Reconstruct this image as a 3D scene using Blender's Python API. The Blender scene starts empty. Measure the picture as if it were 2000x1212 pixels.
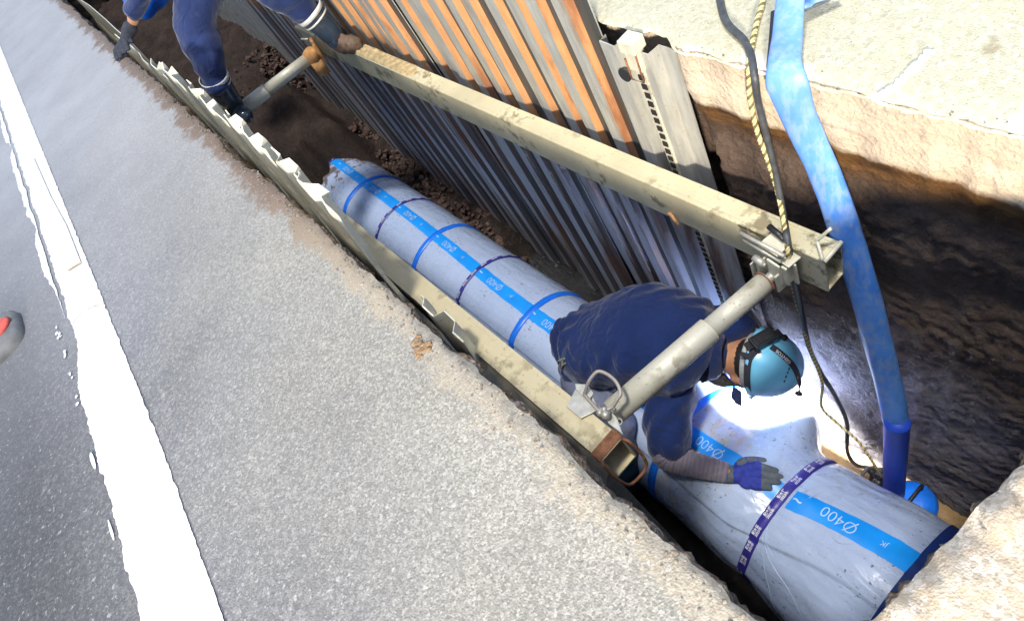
import bpy, bmesh, math, random
import numpy as np
from mathutils import Vector, Matrix, noise
random.seed(7); rng = np.random.RandomState(5)
SC = bpy.context.scene; COL = SC.collection
# ------------------------------------------------------------------ camera
FPX, CX, CY = 1300., 1000., 606.
def nrm(a): a = np.asarray(a, float); return a / np.linalg.norm(a)
_F = nrm([-1200, -896, FPX]); _D = np.array([740., 894., FPX]); _D = nrm(_D - _F * (_D @ _F)); _U = -_D
_X = nrm(np.cross(_F, _U))
M3 = np.array([_X, _F, _U]); CAMP = np.array([0, 0, 1.0])
cd = bpy.data.cameras.new('camera'); cam = bpy.data.objects.new('camera', cd); COL.objects.link(cam)
r_, d_, f_ = M3[:, 0], M3[:, 1], M3[:, 2]
cam.matrix_world = Matrix(((r_[0], -d_[0], -f_[0], 0), (r_[1], -d_[1], -f_[1], 0), (r_[2], -d_[2], -f_[2], 1.0), (0, 0, 0, 1)))
cd.sensor_width = 36; cd.lens = 36 * FPX / 2000; cd.clip_start = .02; cd.clip_end = 200
SC.camera = cam
# ------------------------------------------------------------------ light
SC.view_settings.view_transform = 'Standard'; SC.view_settings.look = 'None'; SC.view_settings.exposure = .8; SC.view_settings.gamma = 1
SUN_EL, SUN_AZ = math.radians(81.5), math.radians(47)      # azimuth of travel, measured from +X to +Y
trav = Vector((math.cos(SUN_EL) * math.cos(SUN_AZ), math.cos(SUN_EL) * math.sin(SUN_AZ), -math.sin(SUN_EL)))
w = bpy.data.worlds.new('World'); SC.world = w; w.use_nodes = True
sky = w.node_tree.nodes.new('ShaderNodeTexSky'); sky.sky_type = 'NISHITA'; sky.sun_disc = False
sky.sun_elevation = SUN_EL; sky.sun_rotation = math.atan2(-trav.x, -trav.y)
bg = w.node_tree.nodes['Background']; bg.inputs['Strength'].default_value = .14
w.node_tree.links.new(sky.outputs[0], bg.inputs[0])
sd = bpy.data.lights.new('sun', 'SUN'); sd.energy = 1.75; sd.angle = math.radians(7); sd.color = (1, .96, .88)
so = bpy.data.objects.new('sun', sd); COL.objects.link(so); so.rotation_euler = trav.to_track_quat('-Z', 'Y').to_euler()
fl = bpy.data.lights.new('work_floodlight', 'SPOT'); fl.energy = 1350; fl.color = (1, .88, .72); fl.spot_size = math.radians(60); fl.spot_blend = .9; fl.shadow_soft_size = .22
fo = bpy.data.objects.new('work_floodlight', fl); COL.objects.link(fo); fo.location = (-2.4, -2.3, 1.38)
fo.rotation_euler = (Vector((.95, 1.35, .30)) - fo.location).to_track_quat('-Z', 'Y').to_euler()
# ------------------------------------------------------------------ helpers
def ray(u, v): return M3 @ np.array([u - CX, v - CY, FPX])
def Pz(u, v, z): d = ray(u, v); return CAMP + d * ((z - 1.0) / d[2])
def Px(u, v, x): d = ray(u, v); return CAMP + d * (x / d[0])
def Pd(u, v, dep): return CAMP + ray(u, v) / FPX * dep
def V(a): return Vector([float(x) for x in a])
def n3(x, y, z): return noise.noise(Vector((x, y, z)))
def fbm(x, y, z=0, o=4):
    s = 0; a = 1; f = 1
    for _ in range(o): s += a * n3(x * f, y * f, z * f + 3.1 * _); a *= .5; f *= 2.03
    return s
def sm(a, b, x): t = min(1, max(0, (x - a) / (b - a))); return t * t * (3 - 2 * t)
def props(o, label=None, cat=None, group=None, kind=None):
    for k, x in (('label', label), ('category', cat), ('group', group), ('kind', kind)):
        if x: o[k] = x
    return o
def mo(name, verts, faces, mats, parent=None, smooth=False, midx=None):
    me = bpy.data.meshes.new(name); me.from_pydata([tuple(map(float, v)) for v in verts], [], [tuple(int(i) for i in f) for f in faces])
    for m in (mats if isinstance(mats, (list, tuple)) else [mats]): me.materials.append(m)
    if midx is not None: me.polygons.foreach_set('material_index', np.array(midx, dtype=np.int32))
    if smooth: me.polygons.foreach_set('use_smooth', np.ones(len(me.polygons), dtype=bool))
    me.update()
    o = bpy.data.objects.new(name, me); COL.objects.link(o)
    if parent: o.parent = parent
    return o
def empty(name, loc, label, cat, group=None):
    o = bpy.data.objects.new(name, None); COL.objects.link(o); o.location = V(loc); o.empty_display_size = .05
    return props(o, label, cat, group)
class G:
    """geometry collector, world coordinates"""
    def __init__(s): s.v = []; s.f = []; s.m = []
    def add(s, vs, fs, m=0):
        b = len(s.v); s.v += [np.asarray(p, float) for p in vs]; s.f += [tuple(i + b for i in f) for f in fs]; s.m += [m] * len(fs); return s
    def box(s, c, ax, h, m=0):
        """c centre, ax 3 axes, h half sizes"""
        c = np.asarray(c, float); a = [nrm(q) for q in ax]
        vs = [c + a[0] * h[0] * i + a[1] * h[1] * j + a[2] * h[2] * k for i in (-1, 1) for j in (-1, 1) for k in (-1, 1)]
        fs = [(0, 1, 3, 2), (4, 6, 7, 5), (0, 4, 5, 1), (2, 3, 7, 6), (0, 2, 6, 4), (1, 5, 7, 3)]
        return s.add(vs, fs, m)
    def tube(s, pts, rad, n=14, m=0, cap=True, flat=None, up=None, closed=False):
        pts = [np.asarray(p, float) for p in pts]; N = len(pts)
        if not hasattr(rad, '__len__'): rad = [rad] * N
        fl = flat if flat is not None else [1] * N
        if not hasattr(fl, '__len__'): fl = [fl] * N
        vs = []; prev = np.array(up, float) if up is not None else None
        for i, p in enumerate(pts):
            t = (pts[(i + 1) % N] - pts[i - 1]) if closed else (pts[min(i + 1, N - 1)] - pts[max(i - 1, 0)])
            t = nrm(t)
            if prev is None: prev = np.cross(t, [0, 0, 1.]) if abs(t[2]) < .9 else np.cross(t, [1., 0, 0])
            a = prev - t * (prev @ t); a = nrm(a); b = np.cross(t, a); prev = a
            for k in range(n):
                q = 2 * math.pi * k / n; vs.append(p + a * math.cos(q) * rad[i] + b * math.sin(q) * rad[i] * fl[i])
        fs = []
        for i in range(N if closed else N - 1):
            j = (i + 1) % N
            for k in range(n): fs.append((i * n + k, i * n + (k + 1) % n, j * n + (k + 1) % n, j * n + k))
        if cap and not closed: fs += [tuple(range(n))[::-1], tuple((N - 1) * n + k for k in range(n))]
        return s.add(vs, fs, m)
    def ball(s, c, r, ax=None, nu=16, nv=10, m=0):
        c = np.asarray(c, float); r = r if hasattr(r, '__len__') else (r, r, r); ax = ax if ax is not None else np.eye(3)
        ax = [nrm(q) for q in ax]; vs = [c + ax[2] * r[2]]
        for j in range(1, nv):
            t = math.pi * j / nv
            for k in range(nu):
                q = 2 * math.pi * k / nu
                vs.append(c + ax[0] * r[0] * math.sin(t) * math.cos(q) + ax[1] * r[1] * math.sin(t) * math.sin(q) + ax[2] * r[2] * math.cos(t))
        vs.append(c - ax[2] * r[2]); fs = []
        for k in range(nu):
            fs.append((0, 1 + k, 1 + (k + 1) % nu)); L = len(vs) - 1; b = 1 + (nv - 2) * nu
            fs.append((b + k, L, b + (k + 1) % nu))
            for j in range(nv - 2):
                a = 1 + j * nu; fs.append((a + k, a + nu + k, a + nu + (k + 1) % nu, a + (k + 1) % nu))
        return s.add(vs, fs, m)
    def obj(s, name, mats, parent=None, smooth=False, bevel=0):
        o = mo(name, s.v, s.f, mats, parent, smooth, s.m)
        if parent is not None: place(o, parent)
        bm = bmesh.new(); bm.from_mesh(o.data); bmesh.ops.recalc_face_normals(bm, faces=bm.faces)
        if bevel: bmesh.ops.bevel(bm, geom=[e for e in bm.edges if e.is_manifold and e.calc_face_angle(0) > .6], offset=bevel, segments=2, affect='EDGES', profile=.5)
        bm.to_mesh(o.data); bm.free(); return o
def root(o):
    while o.parent: o = o.parent
    return o
def place(o, parent):
    """geometry is in world coordinates: shift it into the root's frame (roots are unrotated)"""
    L = root(parent).location
    co = np.empty(len(o.data.vertices) * 3); o.data.vertices.foreach_get('co', co)
    co = co.reshape(-1, 3) - np.array(L); o.data.vertices.foreach_set('co', co.ravel()); o.data.update()
def catmull(pts, k=8):
    P = [np.asarray(p, float) for p in pts]; P = [2 * P[0] - P[1]] + P + [2 * P[-1] - P[-2]]; out = []
    for i in range(1, len(P) - 2):
        for j in range(k):
            t = j / k; a, b, c, d = P[i - 1:i + 3]
            out.append(.5 * ((2 * b) + (-a + c) * t + (2 * a - 5 * b + 4 * c - d) * t * t + (-a + 3 * b - 3 * c + d) * t ** 3))
    out.append(P[-2]); return out
# ------------------------------------------------------------------ materials
class MT:
    def __init__(s, name, rough=.6, metal=0., spec=.5):
        s.m = bpy.data.materials.new(name); s.m.use_nodes = True; s.t = s.m.node_tree; s.b = s.t.nodes['Principled BSDF']
        s.b.inputs['Roughness'].default_value = rough; s.b.inputs['Metallic'].default_value = metal; s.b.inputs['Specular IOR Level'].default_value = spec
        s.co = s.t.nodes.new('ShaderNodeNewGeometry').outputs['Position']
    def lk(s, a, b): s.t.links.new(a, b)
    def inp(s, sock, x):
        if isinstance(x, (int, float)): sock.default_value = x
        elif isinstance(x, tuple): sock.default_value = x if len(x) == 4 or sock.type == 'VECTOR' else (*x, 1)
        else: s.lk(x, sock)
    def mp(s, scale, loc=(0, 0, 0), rot=(0, 0, 0)):
        n = s.t.nodes.new('ShaderNodeMapping'); s.lk(s.co, n.inputs[0]); n.inputs['Scale'].default_value = scale if hasattr(scale, '__len__') else (scale,) * 3
        n.inputs['Location'].default_value = loc; n.inputs['Rotation'].default_value = rot; return n.outputs[0]
    def noise(s, scale, det=4, rough=.55, loc=(0, 0, 0), col=False, dist=0):
        n = s.t.nodes.new('ShaderNodeTexNoise'); s.lk(s.mp(scale, loc), n.inputs['Vector']); n.inputs['Scale'].default_value = 1; n.inputs['Detail'].default_value = det
        n.inputs['Roughness'].default_value = rough; n.inputs['Distortion'].default_value = dist; return n.outputs['Color' if col else 'Fac']
    def vor(s, scale, feat='F1', out='Color', rnd=1):
        n = s.t.nodes.new('ShaderNodeTexVoronoi'); n.feature = feat; s.lk(s.mp(scale), n.inputs['Vector']); n.inputs['Scale'].default_value = 1; n.inputs['Randomness'].default_value = rnd; return n.outputs[out]
    def xyz(s, i): 
        n = s.t.nodes.new('ShaderNodeSeparateXYZ'); s.lk(s.co, n.inputs[0]); return n.outputs[i]
    def bw(s, c): n = s.t.nodes.new('ShaderNodeSeparateColor'); s.lk(c, n.inputs[0]); return n.outputs[0]
    def ramp(s, f, *stops, mode='LINEAR'):
        n = s.t.nodes.new('ShaderNodeValToRGB'); s.lk(f, n.inputs[0]); n.color_ramp.interpolation = mode; e = n.color_ramp.elements
        while len(e) < len(stops): e.new(.5)
        for q, (p, c) in zip(e, stops): q.position = p; q.color = (c, c, c, 1) if isinstance(c, (int, float)) else (*c, 1)
        return n.outputs[0]
    def mth(s, op, a, b=0., c=0., cl=False):
        n = s.t.nodes.new('ShaderNodeMath'); n.operation = op; n.use_clamp = cl
        for k, x in enumerate((a, b, c)): s.inp(n.inputs[k], x)
        return n.outputs[0]
    def rng(s, x, a, b, c=0., d=1.):
        n = s.t.nodes.new('ShaderNodeMapRange'); s.inp(n.inputs[0], x); n.clamp = True
        for k, q in enumerate((a, b, c, d)): s.inp(n.inputs[k + 1], q)
        return n.outputs[0]
    def mix(s, f, a, b, mode='MIX'):
        n = s.t.nodes.new('ShaderNodeMix'); n.data_type = 'RGBA'; n.blend_type = mode; s.inp(n.inputs[0], f); s.inp(n.inputs[6], a); s.inp(n.inputs[7], b); return n.outputs[2]
    def col(s, c): s.inp(s.b.inputs['Base Color'], c); return s
    def rough(s, c): s.inp(s.b.inputs['Roughness'], c); return s
    def bump(s, h, st=.5, dist=.005, prev=None):
        n = s.t.nodes.new('ShaderNodeBump'); s.lk(h, n.inputs['Height']); n.inputs['Strength'].default_value = st; n.inputs['Distance'].default_value = dist
        if prev is not None: s.lk(prev, n.inputs['Normal'])
        s.lk(n.outputs[0], s.b.inputs['Normal']); return n.outputs[0]
def mat_plain(name, c, rough=.6, metal=0, var=.25, sc=18, bump=.15, spec=.5):
    m = MT(name, rough, metal, spec); n = m.noise(sc, 5); m.col(m.mix(m.rng(n, .3, .7), tuple(x * (1 - var) for x in c), tuple(min(1, x * (1 + var)) for x in c)))
    if bump: m.bump(m.noise(sc * 6, 4), bump, .003)
    return m.m
def mat_road():
    m = MT('asphalt', .85, spec=.3); x = m.xyz(0); y = m.xyz(1)
    wob = m.noise(2.2, 5); wob2 = m.noise(7, 5, loc=(3, 1, 0))
    st = m.bw(m.vor(230)); st2 = m.bw(m.vor(120)); big = m.bw(m.vor(70)); g = m.noise(500, 2)
    # asphalt, left
    a = m.ramp(st, (0, (.14, .145, .155)), (.6, (.20, .205, .215)), (.9, (.26, .265, .27)), (1, (.42, .42, .42)))
    a2 = m.ramp(st2, (0, (.15, .155, .165)), (.7, (.20, .205, .215)), (1, (.34, .34, .34)))
    a = m.mix(.45, a, a2)
    dark = m.mth('MULTIPLY', m.rng(x, -.95, -.66, .48, .86), m.rng(m.xyz(1), .6, 2.2, .85, 1.0)); a = m.mix(1, a, dark, 'MULTIPLY')  # darker asphalt left of the line; weaker floodlight towards the camera painted in
    # dust near the trench edge on the left
    c = m.ramp(st, (0, (.19, .185, .16)), (.5, (.25, .245, .215)), (1, (.36, .35, .31)))
    xd = m.mth('ADD', x, m.mth('MULTIPLY', m.mth('SUBTRACT', wob, .5), .9))
    fd = m.rng(xd, -.62, -.02); fy = m.rng(y, 4.5, 1.2); fd = m.mth('MULTIPLY', fd, m.mth('ADD', m.mth('MULTIPLY', fy, .5), .45))
    a = m.mix(fd, a, c)
    # far left-hand asphalt: floodlit brightness painted in as a paler tone
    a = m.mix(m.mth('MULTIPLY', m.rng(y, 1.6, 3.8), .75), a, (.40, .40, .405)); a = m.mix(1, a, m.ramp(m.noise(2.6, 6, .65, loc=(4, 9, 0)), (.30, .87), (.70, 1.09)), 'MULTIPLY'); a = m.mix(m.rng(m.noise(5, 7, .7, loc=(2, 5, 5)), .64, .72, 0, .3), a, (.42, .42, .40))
    # sandy stains near the cut
    xe = m.mth('ADD', x, m.mth('ADD', m.mth('MULTIPLY', m.mth('SUBTRACT', wob2, .5), .16), m.mth('MULTIPLY', m.mth('SUBTRACT', m.noise(45, 4, .6), .5), .10)))
    tan = m.mth('MULTIPLY', m.rng(xe, -.045, -.015, 0, .9), m.rng(y, 1.0, 1.5, .45, 1))
    a = m.mix(tan, a, m.mix(m.rng(y, 1.2, 1.9), (.36, .30, .21), (.17, .12, .085)))
    stn = m.noise(75, 2, .4, loc=(5, 5, 5)); a = m.mix(m.rng(stn, .66, .70, 0, .45), a, (.42, .42, .41)); a = m.mix(m.rng(m.noise(90, 2, .4, loc=(1, 7, 2)), .68, .71, 0, .5), a, (.09, .10, .12))
    # right: cream, dusty old pavement
    r = m.ramp(st2, (0, (.36, .345, .25)), (.12, (.42, .41, .305)), (.6, (.46, .45, .335)), (1, (.55, .54, .43)))
    r = m.mix(m.rng(m.noise(130, 3), .68, .72, 0, .6), r, (.22, .22, .20)); r = m.mix(m.rng(wob2, .35, .7, 0, .4), r, (.47, .44, .30)); r = m.mix(m.rng(m.noise(220, 2, .4), .64, .70, 0, .55), r, (.16, .16, .15)); r = m.mix(m.mth('MULTIPLY', m.rng(x, .93, .89), m.rng(m.noise(8, 5, .6, loc=(0, 3, 3)), .52, .58)), r, (.78, .78, .74))
    r = m.mix(m.rng(m.noise(9, 4, loc=(7, 2, 0)), .68, .74, 0, .7), r, (.25, .21, .13))
    a = m.mix(m.rng(x, .5, .7), a, r)
    # near slab: coarse, sandy
    s = m.ramp(m.bw(m.vor(150)), (0, (.28, .25, .20)), (.5, (.38, .34, .275)), (1, (.50, .455, .39)))
    s = m.mix(m.rng(m.noise(30, 4), .45, .6, 0, .6), s, (.36, .28, .19))
    ns = m.mth('MULTIPLY', m.rng(y, .20, .10), m.rng(x, .02, .12)); a = m.mix(ns, a, s)
    # dark grit in the pores
    a = m.mix(m.rng(g, .36, .28, 0, .5), a, (.05, .05, .05)); m.col(a)
    b = m.bump(m.vor(260, out='Distance'), .28, .003); b2 = m.bump(m.noise(480, 3), .28, .002, b); m.bump(m.noise(60, 4), .2, .003, b2)
    return m.m
def mat_edge():
    m = MT('pavement_edge', .95, spec=.2); s = m.bw(m.vor(110)); c = m.ramp(s, (0, (.10, .075, .05)), (.5, (.26, .20, .15)), (1, (.50, .42, .36)))
    c = m.mix(m.rng(m.noise(12, 4), .4, .6), c, (.22, .15, .09)); m.col(c); b = m.bump(m.vor(110, out='Distance'), 1, .008); m.bump(m.noise(200, 4), .6, .004, b); return m.m
def mat_soil():
    m = MT('excavated_soil', .9, spec=.15); z = m.xyz(2); n = m.noise(6, 7, .65); n2 = m.noise((14, 5, 22), 6, .6, loc=(2, 0, 1)); fine = m.noise(90, 5, .7)
    zz = m.mth('ADD', z, m.mth('MULTIPLY', m.mth('SUBTRACT', m.noise(4, 7, .7, loc=(0, 4, 4)), .5), .09))
    dark = m.mix(m.rng(n, .35, .65), (.085, .062, .052), (.17, .12, .092)); dark = m.mix(m.rng(fine, .55, .75, 0, .6), dark, (.20, .15, .12))
    dark = m.mix(m.rng(z, -1.25, -.95, .75, 0), dark, (.19, .18, .20))  # headlamp's lavender-grey light painted into the lower wall
    mid = m.mix(m.rng(n2, .4, .6), (.07, .035, .015), (.20, .10, .035))
    beige = m.mix(m.rng(n2, .42, .66), (.82, .67, .50), (.72, .58, .43)); beige = m.mix(m.rng(m.noise((9, 5, 30), 6, .7), .60, .72, 0, .6), beige, (.26, .23, .21))
    c = m.mix(m.rng(zz, -.32, -.22), dark, mid); c = m.mix(m.rng(zz, -.185, -.165), c, beige); m.col(c)
    m.rough(m.rng(n, .3, .7, .75, 1.0)); b = m.bump(m.noise((48, 40, 44), 8, .7), .9, .014); b = m.bump(m.vor(70, out='Distance'), .5, .008, b); m.bump(m.noise(190, 5, .75), .8, .005, b); return m.m
def mat_dirt():
    m = MT('trench_dirt', .9, spec=.3); n = m.noise(5, 7, .65); f = m.noise(60, 5, .7); y = m.xyz(1)
    c = m.mix(m.rng(n, .35, .65), (.030, .021, .018), (.075, .052, .042)); c = m.mix(m.rng(f, .5, .7, 0, .7), c, (.11, .07, .05))
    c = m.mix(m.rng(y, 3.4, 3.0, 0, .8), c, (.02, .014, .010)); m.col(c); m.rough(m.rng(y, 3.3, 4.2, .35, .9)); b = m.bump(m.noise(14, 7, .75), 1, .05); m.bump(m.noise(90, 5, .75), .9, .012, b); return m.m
def mat_sheet(name, base, rust, amt, metal=.35, rough=.5, low=(.10, .115, .13), lowf=.0):
    m = MT(name, rough, metal); n = m.noise((9, 9, 2.2), 6, .6); n2 = m.noise((60, 60, 9), 5); fine = m.noise(140, 4)
    c = m.mix(m.rng(n2, .3, .7), tuple(x * .8 for x in base), tuple(x * 1.15 for x in base)); c = m.mix(m.rng(n, .62 - amt * .3, .74 - amt * .3), c, rust)
    c = m.mix(m.rng(fine, .64, .7, 0, .5), c, (.10, .08, .06)); z = m.xyz(2)
    lowc = m.mix(m.rng(m.noise((14, 14, 1.6), 6, .6, loc=(8, 1, 1)), .50, .64), low, (.16, .085, .06)); c = m.mix(m.mth('MULTIPLY', m.rng(z, -.42, -.62), lowf), c, lowc); m.col(c)  # below the waler, shade and bluish headlamp light are put into the colour
    b = m.bump(n2, .25, .004); m.bump(fine, .2, .002, b); return m.m
def mat_beam(name, base, dirt=(.16, .13, .07), rust=(.22, .09, .04), amt=.5):
    m = MT(name, .55, .25); n = m.noise(16, 6, .65); n2 = m.noise(90, 5, .7); n3_ = m.noise(4, 5, .6, loc=(5, 5, 5))
    c = m.mix(m.rng(n3_, .3, .7), tuple(x * .85 for x in base), tuple(min(1, x * 1.1) for x in base))
    c = m.mix(m.mth('MULTIPLY', m.mth('MULTIPLY', m.rng(n, .50, .58), m.rng(n3_, .46, .56)), min(.8, amt * .65)), c, dirt); c = m.mix(m.rng(n2, .62, .68, 0, .8), c, dirt)
    c = m.mix(m.rng(m.noise(22, 6, .7, loc=(9, 0, 0)), .68, .72, 0, .8), c, rust); m.col(c); m.rough(m.rng(n, .3, .7, .4, .75)); m.bump(n2, .3, .003); return m.m
def mat_sleeve():
    m = MT('polythene_sleeve', .22, 0, .6); n = m.noise(3, 5); c = m.mix(m.rng(n, .3, .7), (.35, .44, .64), (.42, .51, .71))
    sp = m.noise(70, 4, .6); big = m.noise(4.5, 5, .6, loc=(4, 8, 1)); msk = m.mth('MULTIPLY', m.rng(big, .44, .56), m.rng(sp, .615, .66)); c = m.mix(m.mth('MULTIPLY', msk, .85), c, (.05, .045, .04))
    y = m.xyz(1); end = m.rng(m.mth('ADD', m.rng(y, 3.75, 4.5), m.mth('MULTIPLY', m.mth('SUBTRACT', m.noise(16, 7, .7), .5), 2.4)), .62, .80); c = m.mix(m.mth('MULTIPLY', end, .9), c, (.12, .08, .06))
    nr = m.mth('MULTIPLY', m.mth('MULTIPLY', m.rng(y, 1.2, 1.0), m.rng(y, .78, .9)), m.rng(m.noise((16, 40, 16), 6, .7, loc=(1, 3, 1)), .5, .62)); c = m.mix(m.mth('MULTIPLY', nr, .6), c, (.42, .34, .16))
    m.col(c); m.rough(m.rng(m.noise(20, 4), .3, .7, .16, .4)); m.b.inputs['Coat Weight'].default_value = .5; m.b.inputs['Coat Roughness'].default_value = .08
    b = m.bump(m.noise((11, 4, 11), 4, .5, dist=1.5), .25, .02); m.bump(m.noise((40, 14, 40), 3, .5, dist=2), .15, .006, b); return m.m
def mat_hose():
    m = MT('layflat_hose', .45); n = m.noise((22, 22, 7), 6, .6); n2 = m.noise((60, 60, 25), 5, .6); z = m.xyz(2)
    c = m.mix(m.rng(n, .3, .7), (.04, .17, .60), (.09, .28, .76)); wr = m.mth('MULTIPLY', m.rng(n2, .45, .62), m.rng(z, -1.35, -.9)); c = m.mix(m.mth('MULTIPLY', wr, .35), c, (.34, .38, .36))
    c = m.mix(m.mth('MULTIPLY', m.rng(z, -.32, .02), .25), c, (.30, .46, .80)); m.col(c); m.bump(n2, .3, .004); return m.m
def mat_cloth(name, c, c2, wet=None, sc=7):
    m = MT(name, .85, 0, .2); n = m.noise(sc, 5); k = m.mix(m.rng(n, .3, .7), c, c2)
    if wet: k = m.mix(m.rng(m.noise(11, 6, .65, loc=(3, 3, 1)), .60, .70, 0, .45), k, wet)
    m.col(k); b = m.bump(m.noise((9, 9, 9), 4, .5, dist=1.5), .5, .03); m.bump(m.noise(420, 2), .3, .001, b); m.b.inputs['Sheen Weight'].default_value = .25; return m.m
def mat_line():
    m = MT('road_paint', .6); n = m.noise(14, 5); c = m.mix(m.rng(n, .3, .7), (.68, .68, .67), (.76, .76, .75)); c = m.mix(m.rng(m.noise(260, 3), .66, .72, 0, .35), c, (.4, .4, .4))
    c = m.mix(m.rng(m.noise((6, 1.5, 5), 6, .6, loc=(1, 1, 1)), .62, .75, 0, .25), c, (.6, .58, .52)); m.col(c); m.bump(m.noise(160, 4), .5, .002); return m.m
def mat_glass_water():
    m = MT('muddy_water', .06, 0, .5); n = m.noise(3, 5); y = m.xyz(1); c = m.mix(m.rng(n, .3, .7), (.30, .19, .085), (.38, .25, .12)); c = m.mix(m.rng(y, 1.0, 1.4), c, (.012, .012, .012)); c = m.mix(m.rng(m.xyz(0), .5, .3), c, (.03, .028, .025)); m.col(c)  # unlit water, farther on and on the left, painted dark for shade
    m.bump(m.noise(22, 6, .65, dist=1), .7, .03); return m.m
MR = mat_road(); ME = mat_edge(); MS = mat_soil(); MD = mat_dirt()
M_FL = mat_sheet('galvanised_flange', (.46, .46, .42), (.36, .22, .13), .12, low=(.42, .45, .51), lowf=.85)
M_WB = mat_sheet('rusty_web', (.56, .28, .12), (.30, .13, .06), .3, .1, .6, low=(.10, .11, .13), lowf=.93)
M_RC = mat_sheet('recess_steel_shaded', (.075, .085, .085), (.08, .05, .035), .2, low=(.05, .06, .07), lowf=.8)  # near-black base colour stands in for shade in the recesses
M_GR = mat_sheet('grey_sheet', (.55, .56, .53), (.45, .28, .2), .2)
M_BM = mat_beam('cream_waler', (.62, .57, .38), amt=1.3); M_BM2 = mat_beam('tan_waler', (.62, .54, .34), amt=.9)
M_PL = mat_beam('painted_strut', (.64, .61, .48), amt=.8); M_OR = mat_plain('mud_orange', (.55, .28, .10), .8, 0, .3, 30, .5)
M_RU = mat_plain('rust', (.20, .085, .04), .85, 0, .45, 60, .6); M_ST = mat_plain('zinc_plate', (.52, .51, .44), .45, .5, .2, 40, .3)
M_GL = mat_beam('pale_left_sheet', (.78, .76, .62), amt=.2)
M_CR = mat_plain('cream_metal', (.62, .59, .45), .5, .1, .15, 30, .3)
M_SL = mat_sleeve(); M_HO = mat_hose()
M_TP = mat_plain('sky_blue_tape', (.008, .29, .88), .35, 0, .12, 12, .1); M_TB = mat_plain('blue_band', (.01, .17, .82), .35, 0, .1, 12, .1); M_NV = mat_plain('navy_band', (.035, .03, .26), .4, 0, .2, 30, .1)
M_WH = mat_plain('white_print', (.8, .82, .85), .5, 0, .05, 20, 0)
M_LP = mat_plain('pale_print', (.42, .62, .85), .5, 0, .1, 20, 0)
M_SH = mat_cloth('navy_shirt', (.005, .016, .078), (.009, .026, .115), wet=(.055, .06, .12)); M_TR = MT('grey_teal_trousers', .6, 0, .3); _z = M_TR.mth('ADD', M_TR.xyz(2), M_TR.mth('MULTIPLY', M_TR.noise(6, 3), .12)); M_TR.col(M_TR.mix(M_TR.rng(_z, -1.43, -1.38), M_TR.mix(M_TR.rng(M_TR.noise(8, 5), .3, .7), (.012, .045, .07), (.04, .085, .12)), (.17, .19, .28))); M_TR.bump(M_TR.noise(9, 4, .5, dist=1.5), .5, .03); M_TR = M_TR.m  # trousers grey above, dark teal below, split by height
M_T2 = mat_cloth('indigo_trousers', (.010, .022, .080), (.020, .036, .12), wet=(.07, .08, .14))
M_GV = mat_plain('glove_blue', (.02, .035, .28), .8, 0, .3, 60, .4); M_GT = mat_plain('glove_grip', (.09, .11, .13), .75, 0, .3, 60, .4)
M_SK = MT('skin', .5); M_SK.col(M_SK.mix(M_SK.rng(M_SK.noise(20, 4), .3, .7), (.48, .23, .12), (.58, .30, .17))); M_SK.b.inputs['Subsurface Weight'].default_value = .1; M_SK.b.inputs['Subsurface Radius'].default_value = (.02, .008, .004); M_SK.bump(M_SK.noise(160, 3), .15, .001); M_SK = M_SK.m
M_HL = MT('helmet_shell', .22); M_HL.col(M_HL.mix(M_HL.rng(M_HL.noise((30, 30, 90), 5, .7), .66, .72, 0, .35), (.20, .60, .88), (.06, .28, .40))); M_HL.b.inputs['Coat Weight'].default_value = .6; M_HL = M_HL.m
M_BK = mat_plain('black_plastic', (.015, .016, .02), .4, 0, .3, 50, .2); M_SB = mat_plain('strap_webbing', (.03, .03, .045), .85, 0, .6, 300, .6); M_HR = mat_plain('black_hair', (.012, .010, .010), .6, 0, .4, 200, .6)
M_SLV = mat_cloth('grey_arm_sleeve', (.17, .15, .19), (.24, .21, .25)); M_CB = mat_plain('cable_rubber', (.055, .06, .065), .45, 0, .4, 60, .3)
M_YL = mat_plain('rope_yellow', (.60, .52, .24), .8, 0, .3, 90, .4); M_RB = mat_plain('rope_black', (.15, .12, .06), .8, 0, .3, 90, .4)
M_BT = MT('boot_rubber', .18); M_BT.col(M_BT.mix(M_BT.rng(M_BT.noise(16, 6, .6), .52, .62, 0, .35), (.03, .045, .07), (.16, .11, .08))); M_BT = M_BT.m
M_MUD = mat_plain('wet_mud', (.13, .085, .055), .7, 0, .4, 40, .8); M_CLAY = mat_plain('dry_clay', (.46, .35, .18), .95, 0, .35, 40, .9)
M_REF = mat_plain('reflective_band', (.8, .8, .76), .3, .2, .05, 20, 0)
M_GR2 = mat_plain('grey_rubber', (.17, .17, .165), .75, 0, .25, 30, .3); M_RED = mat_plain('faded_red', (.62, .10, .07), .7, 0, .3, 20, .2)
M_TARP = mat_plain('blue_tarpaulin', (.01, .16, .75), .35, 0, .3, 12, .3)
M_TAPE = MT('dusty_tape', .6); M_TAPE.col(M_TAPE.mix(M_TAPE.rng(M_TAPE.noise(9, 4), .52, .66, 0, .6), (.80, .76, .66), (.88, .52, .42))); M_TAPE = M_TAPE.m
M_WATER = mat_glass_water()
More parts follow.
